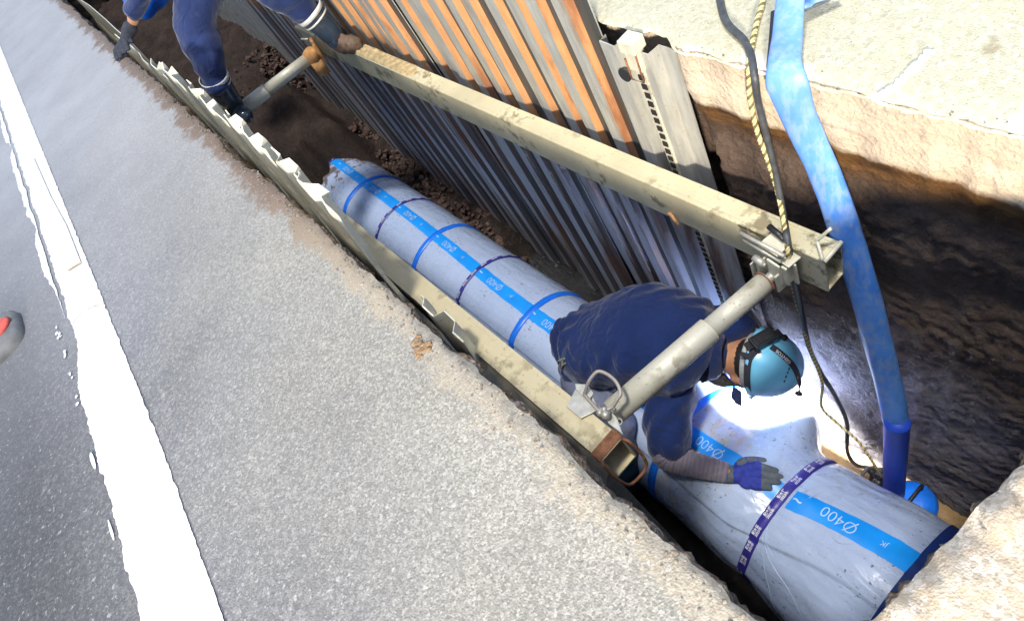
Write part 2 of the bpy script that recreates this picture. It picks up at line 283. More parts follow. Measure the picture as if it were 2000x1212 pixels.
# ------------------------------------------------------------------ ground
def eL(y): return .026 + .018 * fbm(y * 2.3, 1.7) + .010 * fbm(y * 13, 4.2) + .006 * fbm(y * 45, 8)
def eR(y): return .880 + .030 * sm(1.06, 1.12, y) + .008 * fbm(y * 3, 11.7) + .006 * fbm(y * 17, 14.2)
def eN(x): return .100 - .09 * (x - .12) + .006 * fbm(x * 4, 21.7) + .008 * fbm(x * 17, 24.2, 0, 5)
YF = 9.0; X0, X1, Y0 = .026, .880, .075
def spaced(a, b, near, far, grow=1.35):
    """from a towards b, step growing"""
    o = [a]; s = near; d = 1 if b > a else -1
    while abs(o[-1] - a) < abs(b - a): o.append(o[-1] + d * s); s = min(s * grow, far)
    o[-1] = b; return o
def build_road():
    xs = spaced(X0, -9, .006, .8)[::-1]; iL = len(xs) - 1; mid = list(np.linspace(X0, X1, 90))[1:-1]; xs += mid; iR = len(xs); xs += spaced(X1, 9, .008, .8)
    ys = spaced(Y0, -4, .006, .6)[::-1]; jN = len(ys) - 1; y = Y0; st = .011
    while y < YF: y += st; st = min(st * 1.006, .06); ys.append(y)
    YFa = ys[-1]; jF = len(ys) - 1; ys += [10, 12, 16, 24]
    nx, ny = len(xs), len(ys); vs = np.zeros((ny, nx, 3))
    eLs = [eL(y) for y in ys]; eRs = [eR(y) for y in ys]; eNs = [eN(x) for x in xs]
    for j, y in enumerate(ys):
        for i, x in enumerate(xs):
            wy = math.exp(-abs(y - Y0) / .06) if y <= Y0 + 1e-9 else 0
            inx = x > X0 - .3 and x < X1 + .3
            dx = (eLs[j] - X0) * math.exp(-abs(x - X0) / .05) + (eRs[j] - X1) * math.exp(-abs(x - X1) / .05)
            k = sm(-.25, .15, y - 0.) if y < .2 else 1
            dy = (eNs[i] - Y0) * wy * (1 if X0 <= x <= X1 else math.exp(-min(abs(x - X0), abs(x - X1)) / .03))
            de = min(abs(x - X0) if y >= Y0 else 9, abs(x - X1) if y >= Y0 else 9, (abs(y - Y0) if X0 <= x <= X1 else math.hypot(min(abs(x - X0), abs(x - X1)), y - Y0)))
            z = -.010 * math.exp(-de / .012) * (1 + 1.2 * n3(x * 40, y * 40, 1)) + .0015 * n3(x * 6, y * 6, 2)
            if y < Y0 + .05 and X0 - .1 < x < X1 + .1: z += .012 * fbm(x * 30, y * 30, 5) * math.exp(-abs(y - Y0) / .10)
            vs[j, i] = (x + dx, y + dy, z)
    fs = []
    for j in range(ny - 1):
        for i in range(nx - 1):
            if jN <= j < jF and iL <= i < iR: continue
            a = j * nx + i; fs.append((a, a + 1, a + 1 + nx, a + nx))
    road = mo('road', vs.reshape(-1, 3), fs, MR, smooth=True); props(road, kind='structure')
    # broken pavement edge, 0..-.22 m, left, near and right
    def skirt(pts, inward, depth, rough, name, mat):
        zs = [0, -.008, -.02, -.04, -.065, -.09, -.12, -.16, -.22][:]; V_ = []; F_ = []
        zs = [z * depth / .22 for z in zs]
        for k, z in enumerate(zs):
            for p, d in zip(pts, inward):
                q = rough * (fbm(p[0] * 28, p[1] * 28, z * 40, 4) * .9 - .15 * k / 8) * (0 if k == 0 else 1)
                V_.append((p[0] + d[0] * q, p[1] + d[1] * q, p[2] + z))
        n = len(pts)
        for k in range(len(zs) - 1):
            for i in range(n - 1): a = k * n + i; F_.append((a, a + 1, a + 1 + n, a + n))
        return props(mo(name, V_, F_, mat, smooth=True), kind='structure')
    L = [vs[j, iL] for j in range(jF, jN - 1, -1)]; N = [vs[jN, i] for i in range(iL, iR + 1)]
    skirt(L + N[1:], [(1, 0)] * len(L) + [(0, 1)] * (len(N) - 1), .22, .022, 'pavement_edge', ME)
    return vs
build_road()
def build_walls():
    # right face of the cut: pale base course above dark soil
    ys = list(np.arange(.0, 2.2, .011)) + list(np.arange(2.2, 9.2, .08)); zs = [0, -.004] + list(np.arange(-.012, -2.2, -.0125)); V_ = []; nz = len(zs)
    for y in ys:
        e = eR(y) + .004 + .045 * sm(1.06, 1.12, y)
        for k, z in enumerate(zs):
            s = sm(-.12, -.34, z); q = .004 * fbm(y * 9, z * 14, 3) * sm(0, -.03, z) + .002 * fbm(y * 50, z * 50, 4) * sm(0, -.02, z)
            q += s * (.035 + .022 * fbm(y * 2.2 + z * 1.2, z * 2.5, 7, 2) + .006 * fbm(y * 5 + z * 3, z * 9 - y * 5, 1, 5) + .008 * fbm(y * 45, z * 45, 2, 3))
            q += -.05 * sm(-1.5, -2.1, z) * (.8 + .5 * n3(y * 4, z * 4, 6))
            q += .005 * sm(-.10, -.14, z) * sm(-.34, -.2, z) * n3(y * 22, z * 22, 9)
            V_.append((e + q, y, z - .012 * (k == 0)))
    F_ = [(i * nz + k, i * nz + k + 1, (i + 1) * nz + k + 1, (i + 1) * nz + k) for i in range(len(ys) - 1) for k in range(nz - 1)]
    props(mo('trench_wall_right', V_, F_, MS, smooth=True), kind='structure')
    # left face and near face
    def wall(name, path, dep):
        zs = list(np.linspace(-.18, dep, 40)); V_ = []; n = len(path)
        for z in zs:
            for (x, y, dx, dy) in path:
                q = .02 * fbm(x * 7 + y * 7, z * 9, 4) - .01; V_.append((x + dx * q, y + dy * q, z))
        F_ = [(k * n + i, k * n + i + 1, (k + 1) * n + i + 1, (k + 1) * n + i) for k in range(len(zs) - 1) for i in range(n - 1)]
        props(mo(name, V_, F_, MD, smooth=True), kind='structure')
    wall('trench_wall_left', [(eL(y) - .004, y, 1, 0) for y in np.arange(.0, 9.2, .05)], -2.2)
    wall('trench_wall_near', [(x, Y0 - .05, 0, 1) for x in np.arange(-.05, 1.15, .03)], -2.2)
    wall('trench_wall_end', [(x, 9.1, 0, -1) for x in np.arange(-.05, 1.15, .03)], -1)
    # bed of the trench
    ky = [-.2, 2.2, 2.75, 3.2, 4.2, 5.2, 5.7, 6.7, 9.3]; kz = [-2.12, -2.10, -2.06, -1.93, -1.72, -1.46, -1.13, -1.0, -.85]
    ys = np.arange(-.2, 9.2, .028); xs = np.arange(-.05, 1.16, .028); V_ = []
    for y in ys:
        b = np.interp(y, ky, kz)
        for x in xs:
            m = sm(3.9, 4.7, y + .25 * n3(x * 3, y, 2)) * (1 - sm(5.0, 5.6, y)); z = b + .16 * m * (1 - abs(x - .35) * 1.2) + .30 * sm(4.22, 4.48, y + .22 * fbm(x * 7, 1, 3)) * (1 - sm(4.9, 5.5, y)) * sm(.80, .66, x)
            a = sm(2.3, 3.6, y); z += (.03 + .05 * a) * fbm(x * 4, y * 4, 5) + .02 * a * fbm(x * 17, y * 17, 1)
            z += .05 * sm(2.6, 3.0, y) * (1 - sm(3.4, 4, y)) * sm(.62, .8, x)
            V_.append((x, y, z))
    nx = len(xs); F_ = [(j * nx + i, j * nx + i + 1, (j + 1) * nx + i + 1, (j + 1) * nx + i) for j in range(len(ys) - 1) for i in range(nx - 1)]
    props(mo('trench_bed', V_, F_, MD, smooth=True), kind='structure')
    xs = np.arange(0, 1.12, .03); ys = np.arange(.0, 3.5, .03); nx = len(xs)
    V_ = [(x, y, -2.0 + .004 * fbm(x * 6, y * 6, 1)) for y in ys for x in xs]; F_ = [(j * nx + i, j * nx + i + 1, (j + 1) * nx + i + 1, (j + 1) * nx + i) for j in range(len(ys) - 1) for i in range(nx - 1)]
    props(mo('water', V_, F_, M_WATER, smooth=True), kind='structure')
build_walls()
# white edge line with a flaked left side
def xline(y): return float(np.interp(y, [-.4, .5, .88, 1.4, 2.19, 6.1, 9], [-.69, -.655, -.638, -.613, -.593, -.505, -.45]))
def build_line():
    ys = list(np.arange(-.4, 9, .008)); V_ = []; F_ = []
    for y in ys:
        xr = xline(y) + .004 * fbm(y * 30, 3)
        xl = xr - .165 + .006 * fbm(y * 9, 8) + .004 * fbm(y * 50, 5)
        xl += .040 * sm(1.85, 2.1, y) + .007 * fbm(y * 6, 1, 0, 5)
        V_ += [(xl, y, .003), ((xl + xr) / 2, y, .003), (xr, y, .003)]
    for j in range(len(ys) - 1):
        a = j * 3; F_ += [(a, a + 1, a + 4, a + 3), (a + 1, a + 2, a + 5, a + 4)]
    # paint left beyond the crack: a long ragged strip further on, odd flakes nearer
    r = random.Random(3)
    b0_ = len(V_); yy = [y for y in ys if y > 2.25]
    for y in yy:
        xr = xline(y) - .165 + .036 + .007 * fbm(y * 6, 1, 0, 5) - .010 - .003 * abs(fbm(y * 22, 4)); wl_ = max(.0005, .026 * min(1, max(0, 1.6 * (fbm(y * 3.1, 7) + .62)) * sm(2.25, 2.6, y))) + .003 * fbm(y * 40, 2)
        V_ += [(xr - max(.0004, wl_), y, .004), (xr, y, .004)]
    for j in range(len(yy) - 1): a = b0_ + 2 * j; F_.append((a, a + 1, a + 3, a + 2))
    for c0, c1, nn in ((2.0, 2.3, 8), (1.72, 1.98, 4), (1.5, 1.62, 1), (1.18, 1.34, 1)):
        for _ in range(nn):
            y = r.uniform(c0, c1); cx_ = xline(y) - .165 - r.uniform(.006, .016); ln = r.uniform(.008, .022) if nn > 2 else r.uniform(.05, .08); wd_ = r.uniform(.003, .006); b = len(V_); m_ = 11
            for k in range(m_): t = 2 * math.pi * k / m_; q = 1 + .25 * n3(k * .9, y * 9, 1); V_.append((cx_ + wd_ * q * math.cos(t), y + ln * q * math.sin(t) * .5, .0035 + .0004 * _))
            F_.append(tuple(range(b, b + m_)))
    props(mo('road_marking', V_, F_, mat_line(), smooth=True), kind='structure')
build_line()
# ------------------------------------------------------------------ right-hand sheet piles
def sheet_geo(width, top, bot, depth=.024, nz=14, n_corr=2, bend=0, seed=0):
    """trench sheet: y from 0 (near) to width, x = 0 at the front flange, thin steel with real thickness"""
    p = width / n_corr; prof = []; kinds = []
    for c in range(n_corr):
        y = c * p; prof += [(y, depth), (y + .46 * p, depth), (y + .51 * p, 0), (y + .94 * p, 0)]; kinds += [2, 1, 0, 2]
    prof.append((width, depth * .8)); th = .004
    prof = np.array(prof); n = len(prof); zs = np.linspace(top, bot, nz); V_ = []; r = random.Random(seed)
    tops = [r.uniform(-.004, .004) for _ in range(n)]
    for side in (0, 1):
        for k, z in enumerate(zs):
            for i, (y, x) in enumerate(prof):
                xo = bend * (z - bot) ** 2 + .0025 * n3(y * 9, z * 2.2, seed); V_.append((x + side * th + xo, y, z + (tops[i] if k == 0 else 0)))
    F_ = []; mi = []
    for side in (0, 1):
        o = side * nz * n
        for k in range(nz - 1):
            for i in range(n - 1):
                a = o + k * n + i; f = (a, a + 1, a + 1 + n, a + n); F_.append(f if side else f[::-1]); mi.append(kinds[i] if not side else 2)
    o = nz * n
    for i in range(n - 1): F_.append((i, i + 1, o + i + 1, o + i)); mi.append(0)
    for k in range(nz - 1):
        for i in (0, n - 1): a = k * n + i; F_.append((a, a + n, o + a + n, o + a)); mi.append(0)
    return V_, F_, mi
def near_word(i): return ['first', 'second', 'third', 'fourth', 'fifth', 'sixth', 'seventh', 'eighth', 'ninth', 'tenth', 'eleventh', 'twelfth', 'thirteenth', 'fourteenth', 'fifteenth', 'sixteenth'][i]
GRP_R = 'tall steel trench sheets behind the long cream beam'
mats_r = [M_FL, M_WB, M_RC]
# the short end sheet with a round hole: a boolean-free hole is a dark tube set in the flange
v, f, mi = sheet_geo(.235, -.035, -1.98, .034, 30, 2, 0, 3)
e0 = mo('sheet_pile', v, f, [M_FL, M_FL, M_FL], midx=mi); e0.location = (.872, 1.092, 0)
props(e0, 'short pale steel sheet with a round hole near its top', 'sheet pile', GRP_R)
g = G(); c = Px(1221, 146, .869); g.tube([c + np.array([.0, 0, 0]), c + np.array([-.004, 0, 0])], .021, 24); hb = g.obj('lifting_hole', mat_plain('hole_dark', (.01, .012, .015), .9, 0, .1, 20, 0), e0)
hb.data.update()
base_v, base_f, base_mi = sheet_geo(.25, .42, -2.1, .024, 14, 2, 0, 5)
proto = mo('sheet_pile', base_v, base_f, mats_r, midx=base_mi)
adj = ['pale-edged', 'cream-streaked', 'dull grey', 'orange-sided', 'rust-streaked', 'bright-edged', 'smooth grey', 'brown-tinged', 'narrow-looking', 'copper-coloured', 'dark-grooved', 'tan', 'ochre', 'dusky', 'faded', 'muddy-footed']
y = 1.327
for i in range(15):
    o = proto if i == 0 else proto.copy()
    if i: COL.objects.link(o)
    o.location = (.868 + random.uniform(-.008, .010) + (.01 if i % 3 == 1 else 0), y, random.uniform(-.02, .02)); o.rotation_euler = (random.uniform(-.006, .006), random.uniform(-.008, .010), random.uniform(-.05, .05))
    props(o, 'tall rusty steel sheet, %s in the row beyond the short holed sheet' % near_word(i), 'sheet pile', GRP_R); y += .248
gp, gf, gm = sheet_geo(.30, .25, -1.6, .032, 14, 3, 0, 9)
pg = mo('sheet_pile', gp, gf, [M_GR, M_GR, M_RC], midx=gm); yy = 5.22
for i in range(10):
    o = pg if i == 0 else pg.copy()
    if i: COL.objects.link(o)
    o.location = (.885 + random.uniform(-.006, .006), yy, 0); o.rotation_euler = (0, random.uniform(-.006, .006), 0)
    props(o, 'grey ribbed sheet at the far end, %s one past the dark gap' % near_word(i), 'sheet pile', 'grey ribbed sheets at the far end'); yy += .30
# perforated square post in the fold of the end sheet
pp = empty('perforated_post', (.86, 1.19, 0), 'square steel post full of square holes standing in the end sheet with the round hole', 'post')
yc = 1.196; xw = .866
g = G(); g.box((xw + .013, yc, -.73), np.eye(3), (.011, .0165, .70)); g.obj('tube', M_PL, pp, bevel=.002)
g = G()
for k in range(44):
    z = -.085 - k * .0305; g.box((xw + .0005, yc - .001, z), np.eye(3), (.0022, .0085, .0085))
g.obj('punched_slot', mat_plain('slot_dark', (.012, .010, .010), .9, 0, .1, 20, 0), pp)
g = G(); g.box((xw + .008, yc, -.012), np.eye(3), (.022, .026, .018)); g.box((xw + .004, yc, -.055), np.eye(3), (.012, .022, .034)); 
for dz in (-.052, -.074): pass
g.obj('cap', M_CR, pp, bevel=.003)
g = G(); g.tube([(xw - .010, yc + .022, -.05), (xw - .012, yc + .021, -.115), (xw - .012, yc - .021, -.115), (xw - .010, yc - .023, -.03)], .0025, 8); g.obj('retaining_loop', M_RU, pp, smooth=True)
# ------------------------------------------------------------------ left-hand sheets, tops leaning in over the cut
GRP_L = 'pale bent sheets along the left edge of the trench'
def left_sheet(y0, y1, top, xt, seed, label, bot=-2.05, amp=.028, slope=.12):
    r = random.Random(seed); w_ = y1 - y0; prof = [(0, 0), (.16, 0), (.26, amp), (.52, amp), (.62, 0), (.80, 0), (.88, amp * .7), (1, amp * .7)]; n = len(prof)
    zs = [top, top - .01, top - .04, top - .09, top - .15, top - .22, top - .32, top - .45, -1, bot]; V_ = []; th = .004
    jit = [r.uniform(-.012, .016) for _ in prof]
    for side in (0, 1):
        for k, z in enumerate(zs):
            for i, (t, x) in enumerate(prof):
                xx = max(.036, xt + slope * (z - top)) if z > -.55 else .036
                crush = .010 * n3(t * 6, z * 20, seed) * sm(top - .12, top, z); skew = .02 * (z - top) if z > -.5 else 0
                V_.append((xx + x * (1 if k < 6 else .55) + crush + side * th, y0 + t * w_ + skew, z + (jit[i] if k == 0 else jit[i] * .5 if k == 1 else 0)))
    F_ = []; nz = len(zs)
    for side in (0, 1):
        o = side * nz * n
        for k in range(nz - 1):
            for i in range(n - 1): a = o + k * n + i; f = (a, a + 1, a + 1 + n, a + n); F_.append(f if side else f[::-1])
    o = nz * n
    for i in range(n - 1): F_.append((i, i + 1, o + i + 1, o + i))
    for k in range(nz - 1):
        for i in (0, n - 1): a = k * n + i; F_.append((a, a + n, o + a + n, o + a))
    ob = mo('sheet_pile', V_, F_, M_GL); props(ob, label, 'sheet pile', GRP_L); return ob
ls = [(1.60, 1.86, .015, .083), (1.85, 2.10, -.005, .092), (2.08, 2.32, .03, .090), (2.31, 2.56, .005, .095), (2.55, 2.82, .02, .088), (2.80, 3.10, -.01, .096), (3.09, 3.36, .02, .086), (3.34, 3.66, -.02, .070)]
lab = ['pale bent sheet on the left edge next to where the left beam disappears', 'second pale bent sheet on the left edge counting up from the left beam', 'third pale bent sheet on the left edge counting up from the left beam', 'fourth pale bent sheet on the left edge counting up from the left beam', 'fifth pale bent sheet on the left edge, beside the far strut',
       'sixth pale bent sheet on the left edge, just above the far strut', 'seventh pale bent sheet on the left edge, beside the climbing worker\'s boot', 'eighth pale bent sheet on the left edge, beside the climbing worker\'s shin']
for i, (a, b, t, x) in enumerate(ls): left_sheet(a, b, t, x, i + 2, lab[i])
left_sheet(1.20, 1.44, -.30, .060, 21, 'short torn sheet stub between the asphalt edge and the left beam', bot=-1.0, amp=.03)
left_sheet(3.7, 4.4, -.03, .060, 31, 'long flat-topped sheet beside the worker\'s gloved hand on the left edge', amp=.012)
left_sheet(4.42, 6.9, -.10, .10, 33, 'farthest smooth pale sheet at the top left of the trench', amp=.012, slope=.05)
g = G(); g.add([(.030, .72, -.50), (.066, .72, -.46), (.067, 1.25, -.46), (.030, 1.32, -.46), (.030, .72, -1.9), (.066, .72, -1.9), (.067, 1.25, -1.9), (.030, 1.32, -1.9)], [(0, 1, 2, 3), (0, 3, 7, 4), (1, 5, 6, 2), (0, 4, 5, 1), (3, 2, 6, 7)])
o = g.obj('trench_plank', mat_plain('old_board', (.26, .24, .19), .85, 0, .3, 20, .5)); props(o, 'dark weathered plank on edge between the asphalt and the left beam', 'plank')
# ------------------------------------------------------------------ walers and struts
def box_beam(name, x0, x1, z0, z1, y0, y1, mat, label, grooves=False):
    """hollow beam, open ends, along y"""
    r = empty(name, ((x0 + x1) / 2, y0, z0), label, 'beam'); t = .005; V_ = []; F_ = []; rings = []
    ys = list(np.linspace(y0, y1, 24))
    def ring(y, d, zo=0): return [(x0 + d, y, z0 + d + zo), (x1 - d, y, z0 + d + zo), (x1 - d, y, z1 - d + zo), (x0 + d, y, z1 - d + zo)]
    g = G()
    for d, inv in ((0, False), (t, True)):
        vs = []; 
        for y in ys: vs += [np.array(p) for p in ring(y, d)]
        fs = []
        for k in range(len(ys) - 1):
            for i in range(4): a = k * 4 + i; b = k * 4 + (i + 1) % 4; f = (a, b, b + 4, a + 4); fs.append(f if not inv else f[::-1])
        g.add(vs, fs)
    n = len(ys) * 4
    g.f += [(i, (i + 1) % 4, n + (i + 1) % 4, n + i) for i in range(4)] + [(n - 4 + i, n - 4 + (i + 1) % 4, 2 * n - 4 + (i + 1) % 4, 2 * n - 4 + i) for i in range(4)]; g.m += [0] * 8
    o = g.obj('tube', mat, r)
    g = G()   # raised ribs along the edges of the top and sides
    if grooves:
        for xx in (x0 + .012, x1 - .012): g.box((xx, (y0 + y1) / 2, z1 + .0006), np.eye(3), (.0012, (y1 - y0) / 2, .0012))
        g.obj('rib', mat, r)
    else:
        g.box(((x0 + .006), (y0 + y1) / 2, z1 + .0006), np.eye(3), (.0045, (y1 - y0) / 2 - .002, .0016)); g.box(((x1 - .006), (y0 + y1) / 2, z1 + .0006), np.eye(3), (.0045, (y1 - y0) / 2 - .002, .0016)); g.obj('rib', mat, r)
    return r
wr = box_beam('waler_beam', .757, .822, -.540, -.412, .628, 3.80, M_BM, 'long cream hollow beam along the rusty sheets on the right side of the trench')
wl = box_beam('waler_beam', .068, .142, -.552, -.432, .735, 3.80, M_BM2, 'tan grooved hollow beam along the left edge of the trench, open rusty end', True)
# right beam: handle rod, end lip, rusty bolt, clay caked on its far end, mud smears
g = G(); a = Pz(1650, 493, -.395); 
g.tube(catmull([Px(1607, 508, .757 + .0), Pz(1597, 472, -.385), Pz(1600, 466, -.375), Pz(1623, 446, -.34)], 6), .0042, 10); g.obj('lifting_handle', M_CR, wr, smooth=True)
g = G(); g.tube([(.757, .628, -.409), (.822, .628, -.409)], .006, 10); g.obj('end_lip', M_CR, wr, smooth=True)
g = G(); g.tube(catmull([Px(1306, 417, .758), Px(1312, 421, .748), Px(1318, 430, .742), Px(1324, 438, .744)], 5), [.005] * 15 + [.0065], 10); g.obj('rusty_hook', M_OR, wr, smooth=True)
g = G(); ys = np.arange(2.55, 3.35, .012); xs = np.linspace(.760, .824, 14); vs = []
for y in ys:
    for x in xs:
        ed = min((x - .758) / .01, (.826 - x) / .008, (y - 2.55) / .08 + .35 * n3(x * 60, y * 9, 1), 1); vs.append((x, y, -.4095 + .012 * max(0, ed) * (1 + .8 * fbm(x * 50, y * 50, 2)) * (.6 + .6 * (y > 2.9)) - .002))
nx = len(xs); g.add(vs, [(j * nx + i, j * nx + i + 1, (j + 1) * nx + i + 1, (j + 1) * nx + i) for j in range(len(ys) - 1) for i in range(nx - 1)])
o = g.obj('dried_clay', M_CLAY, None, smooth=True); props(o, 'crumbly dried clay caked on the far end of the right beam under the muddy boot', 'clay')
# left beam: rust collar and wire bail at its open end
g = G(); 
for (z0, z1, x0, x1) in ((-.432, -.429, .066, .144), (-.555, -.552, .066, .144)): g.box(((x0 + x1) / 2, .752, (z0 + z1) / 2), np.eye(3), ((x1 - x0) / 2, .016, .0022))
g.box((.0665, .752, -.492), np.eye(3), (.0018, .016, .06)); g.box((.1435, .752, -.492), np.eye(3), (.0018, .016, .06)); g.obj('rust_collar', M_RU, wl)
g = G(); pts = [(.070, .738, -.436), (.064, .722, -.440), (.066, .700, -.50), (.080, .694, -.545), (.132, .694, -.548), (.146, .698, -.50), (.146, .716, -.440), (.140, .736, -.434)]
g.tube(catmull(pts, 5), .0042, 8); g.obj('wire_bail', M_RU, wl, smooth=True)
g = G(); g.box((.105, .80, -.492), [(1, .6, 0), (-.6, 1, 0), (0, 0, 1)], (.025, .003, .05)); g.obj('inner_brace', M_OR, wl)
def strut(A, B, r1, r2, step, label, far=False):
    A = np.asarray(A, float); B = np.asarray(B, float); d = nrm(B - A); L = np.linalg.norm(B - A)
    r = empty('trench_strut', A, label, 'strut'); g = G(); s = A + d * L * step
    g.tube([A, s - d * .002, s, s], [r1, r1, r1 * .97, r2], 28); g.obj('outer_tube', M_PL, r, smooth=True)
    g = G(); g.tube([s - d * .01, B], [r2, r2], 28); g.obj('inner_tube', M_PL, r, smooth=True)
    for nme in ('outer_tube', 'inner_tube'): pass
    return r, d
SA = Pz(1196, 806, -.475); SB = Pz(1497, 548, -.475)
s1, sdir = strut(SA, SB, .034, .0275, .63, 'near cream tubular strut spanning the trench above the bending worker')
up = np.array([0, 0, 1.]); yv = np.cross(up, sdir); yv = nrm(yv)
def beam_z(p): return p
# right jack and clamp
g = G(); J = SB + sdir * .012
g.tube([J - sdir * .02, J + sdir * .05], .013, 16); g.obj('screw', M_ST, s1, smooth=True)
g = G(); 
for sgn in (-1, 1): g.box(J + sdir * .018 + yv * .030 * sgn + up * .006, [sdir, yv, up], (.026, .003, .034))
g.box(J + sdir * .046, [sdir, yv, up], (.003, .044, .042)); g.box(J + sdir * .048 + yv * .012 + up * .046, [sdir, yv, up], (.020, .052, .003)); g.box(J + sdir * .004 + yv * .05 + up * .0, [sdir, yv, up], (.017, .002, .028)); g.obj('jaw_plate', M_CR, s1, bevel=.0015)
g = G(); g.tube([Pz(1446, 455, -.40), Pz(1532, 500, -.40)], .0055, 10); g.tube([Pz(1452, 468, -.42), Pz(1525, 512, -.42)], .0045, 10); g.obj('locking_pin', M_ST, s1, smooth=True)
g = G(); a = Pz(1502, 442, -.385); b = Pz(1533, 468, -.39); g.tube([a, b], .008, 12); g.obj('dark_pin', M_BK, s1, smooth=True)
g = G(); c = Pz(1480, 508, -.43); g.tube([c - sdir * .0 - yv * .02, c + yv * .012], .010, 16); g.tube([c - yv * .026, c - yv * .02], .006, 12); g.obj('clamp_bolt', M_ST, s1, smooth=True)
g = G(); cc = Pz(1513, 478, -.405); g.box(cc, [sdir, yv, up], (.022, .030, .004)); cc = Pz(1514, 530, -.44); g.box(cc, [sdir, yv, up], (.003, .02, .038)); g.box(cc - yv * .028 + sdir * .006, [sdir, yv, up], (.003, .008, .035)); g.obj('seat_plate', M_CR, s1, bevel=.001)
g = G(); pts = [SB + sdir * (-.004) + (yv * math.cos(t) + up * math.sin(t)) * .0285 for t in np.linspace(0, 2 * math.pi, 24)[:-1]]; g.tube(pts, [.003 + .0015 * math.sin(7 * k) for k in range(23)], 6, closed=True); g.obj('rust_ring', M_RU, s1, smooth=True)
# left bracket with wire handle
g = G(); q = [Pz(u, v, -.428) for (u, v) in ((1107, 795), (1127, 757), (1160, 778), (1171, 800), (1135, 818))]
n = len(q); g.add(q + [p + up * .005 for p in q], [tuple(range(n))[::-1], tuple(range(n, 2 * n))] + [(i, (i + 1) % n, n + (i + 1) % n, n + i) for i in range(n)])
q = [Pz(u, v, -.415) for (u, v) in ((1126, 762), (1124, 750), (1148, 751), (1160, 768), (1152, 780), (1140, 776))]
g.add(q + [p + up * .004 for p in q], [tuple(range(6))[::-1], tuple(range(6, 12))] + [(i, (i + 1) % 6, 6 + (i + 1) % 6, 6 + i) for i in range(6)])
q = [Pz(u, v, -.425) for (u, v) in ((1170, 800), (1185, 795), (1205, 815), (1218, 850), (1190, 828))]
g.add(q + [p + up * .006 for p in q], [tuple(range(5))[::-1], tuple(range(5, 10))] + [(i, (i + 1) % 5, 5 + (i + 1) % 5, 5 + i) for i in range(5)])
g.box(SA + sdir * (-.018), [sdir, yv, up], (.004, .036, .036)); g.obj('end_plate', M_ST, s1, bevel=.0012)
g = G(); 
hp = [Pz(1141, 770, -.41), Pz(1150, 745, -.38), Pz(1162, 729, -.37), Pz(1172, 725, -.37), Pz(1190, 733, -.375), Pz(1205, 748, -.38), Pz(1212, 768, -.385), Pz(1205, 780, -.39), Pz(1195, 795, -.40), Pz(1175, 802, -.40), Pz(1165, 797, -.40), Pz(1141, 770, -.408)]
g.tube(catmull(hp, 6), .0045, 10); g.obj('wire_handle', mat_beam('worn_wire', (.42, .38, .33), amt=.8), s1, smooth=True)
g = G(); 
for (u, v, z, rr) in ((1172, 806, -.405, .009), (1183, 810, -.40, .011), (1180, 799, -.395, .007), (1190, 803, -.41, .006)): g.ball(Pz(u, v, z), rr, nu=10, nv=6)
g.tube([Pz(1196, 793, -.40), Pz(1201, 802, -.41)], .005, 8); 
ring = [Pz(1209 + 6 * math.cos(t), 823 + 6 * math.sin(t), -.43) for t in np.linspace(0, 2 * math.pi, 14)[:-1]]; g.tube(ring, .0017, 6, closed=True); g.obj('pin_and_ring', M_ST, s1, smooth=True)
FA = Pz(466, 219, -.475); FB = Pz(606, 112, -.475)
s2, sd2 = strut(FA, FB, .036, .031, .40, 'far cream tubular strut with an orange muddy end, beside the climbing worker')
yv2 = nrm(np.cross(up, sd2))
g = G(); K = FB + sd2 * .012; g.ball(K, (.055, .05, .045), [sd2, yv2, up], 18, 12); g.box(K + sd2 * .045, [sd2, yv2, up], (.008, .06, .055)); g.box(K - yv2 * .02 - up * .06, [sd2, yv2, up], (.03, .03, .04))
for p in g.v: p += .01 * np.array([n3(*(p * 20)), n3(*(p * 20 + 5)), n3(*(p * 20 + 9))])
g.obj('mud_caked_jack', M_OR, s2, smooth=True)
g = G(); g.tube([Pz(589, 77, -.39), Pz(602, 77, -.39)], .006, 8); g.tube([Pz(612, 72, -.38), Pz(625, 62, -.37), Pz(645, 80, -.40)], .010, 8); g.obj('jack_handle', M_ST, s2, smooth=True)
# ------------------------------------------------------------------ the water main in its polythene sleeve
PC = np.array([.43, -1.72]); PR = .265
def sleeve_r(th, y):
    """th in degrees from vertical towards +x"""
    r = PR
    s0 = -46 + 8 * math.sin(y * .8) + 24 * sm(.8, .3, y)
    r += .011 * sm(-.8, .8, th - s0) - .011 * sm(8, 70, th - s0)          # overlap fold along the left flank
    r += .0025 * fbm(th * .03, y * 2.2, 3) + .0012 * fbm(th * .15 + y * 3, y * 8, 6)
    for yb in (2.06, 2.53, 2.98, 3.44, 3.89, 1.11): r -= .003 * math.exp(-((y - yb) / .025) ** 2)
    nb = math.exp(-((y - .66) / .05) ** 2)
    r -= .014 * nb
    near = sm(1.25, .7, y)
    r += near * (.010 + .004 * fbm(th * .05, y * 3, 1))
    wr_ = math.exp(-abs(y - .66) / .14) * (1 - math.exp(-abs(y - .66) / .02)); r += wr_ * .007 * abs(math.sin(th * .16 + 4 * n3(th * .03, y * 4, 2))) ** .5 * (.3 + abs(n3(th * .05, 1, 4)) * 2)
    r += .10 * sm(.70, .80, y) * sm(1.2, .98, y) * sm(28, 75, th) * sm(135, 100, th)
    r += .028 * sm(.58, .3, y)
    r += .03 * sm(-30, -80, th) * math.exp(-((y - .45) / .3) ** 2) * (.7 + .8 * n3(th * .05, y * 6, 8))
    return r
def on_pipe(th, y, off=0): r = sleeve_r(th, y) + off; t = math.radians(th); return np.array([PC[0] + r * math.sin(t), y, PC[1] + r * math.cos(t)])
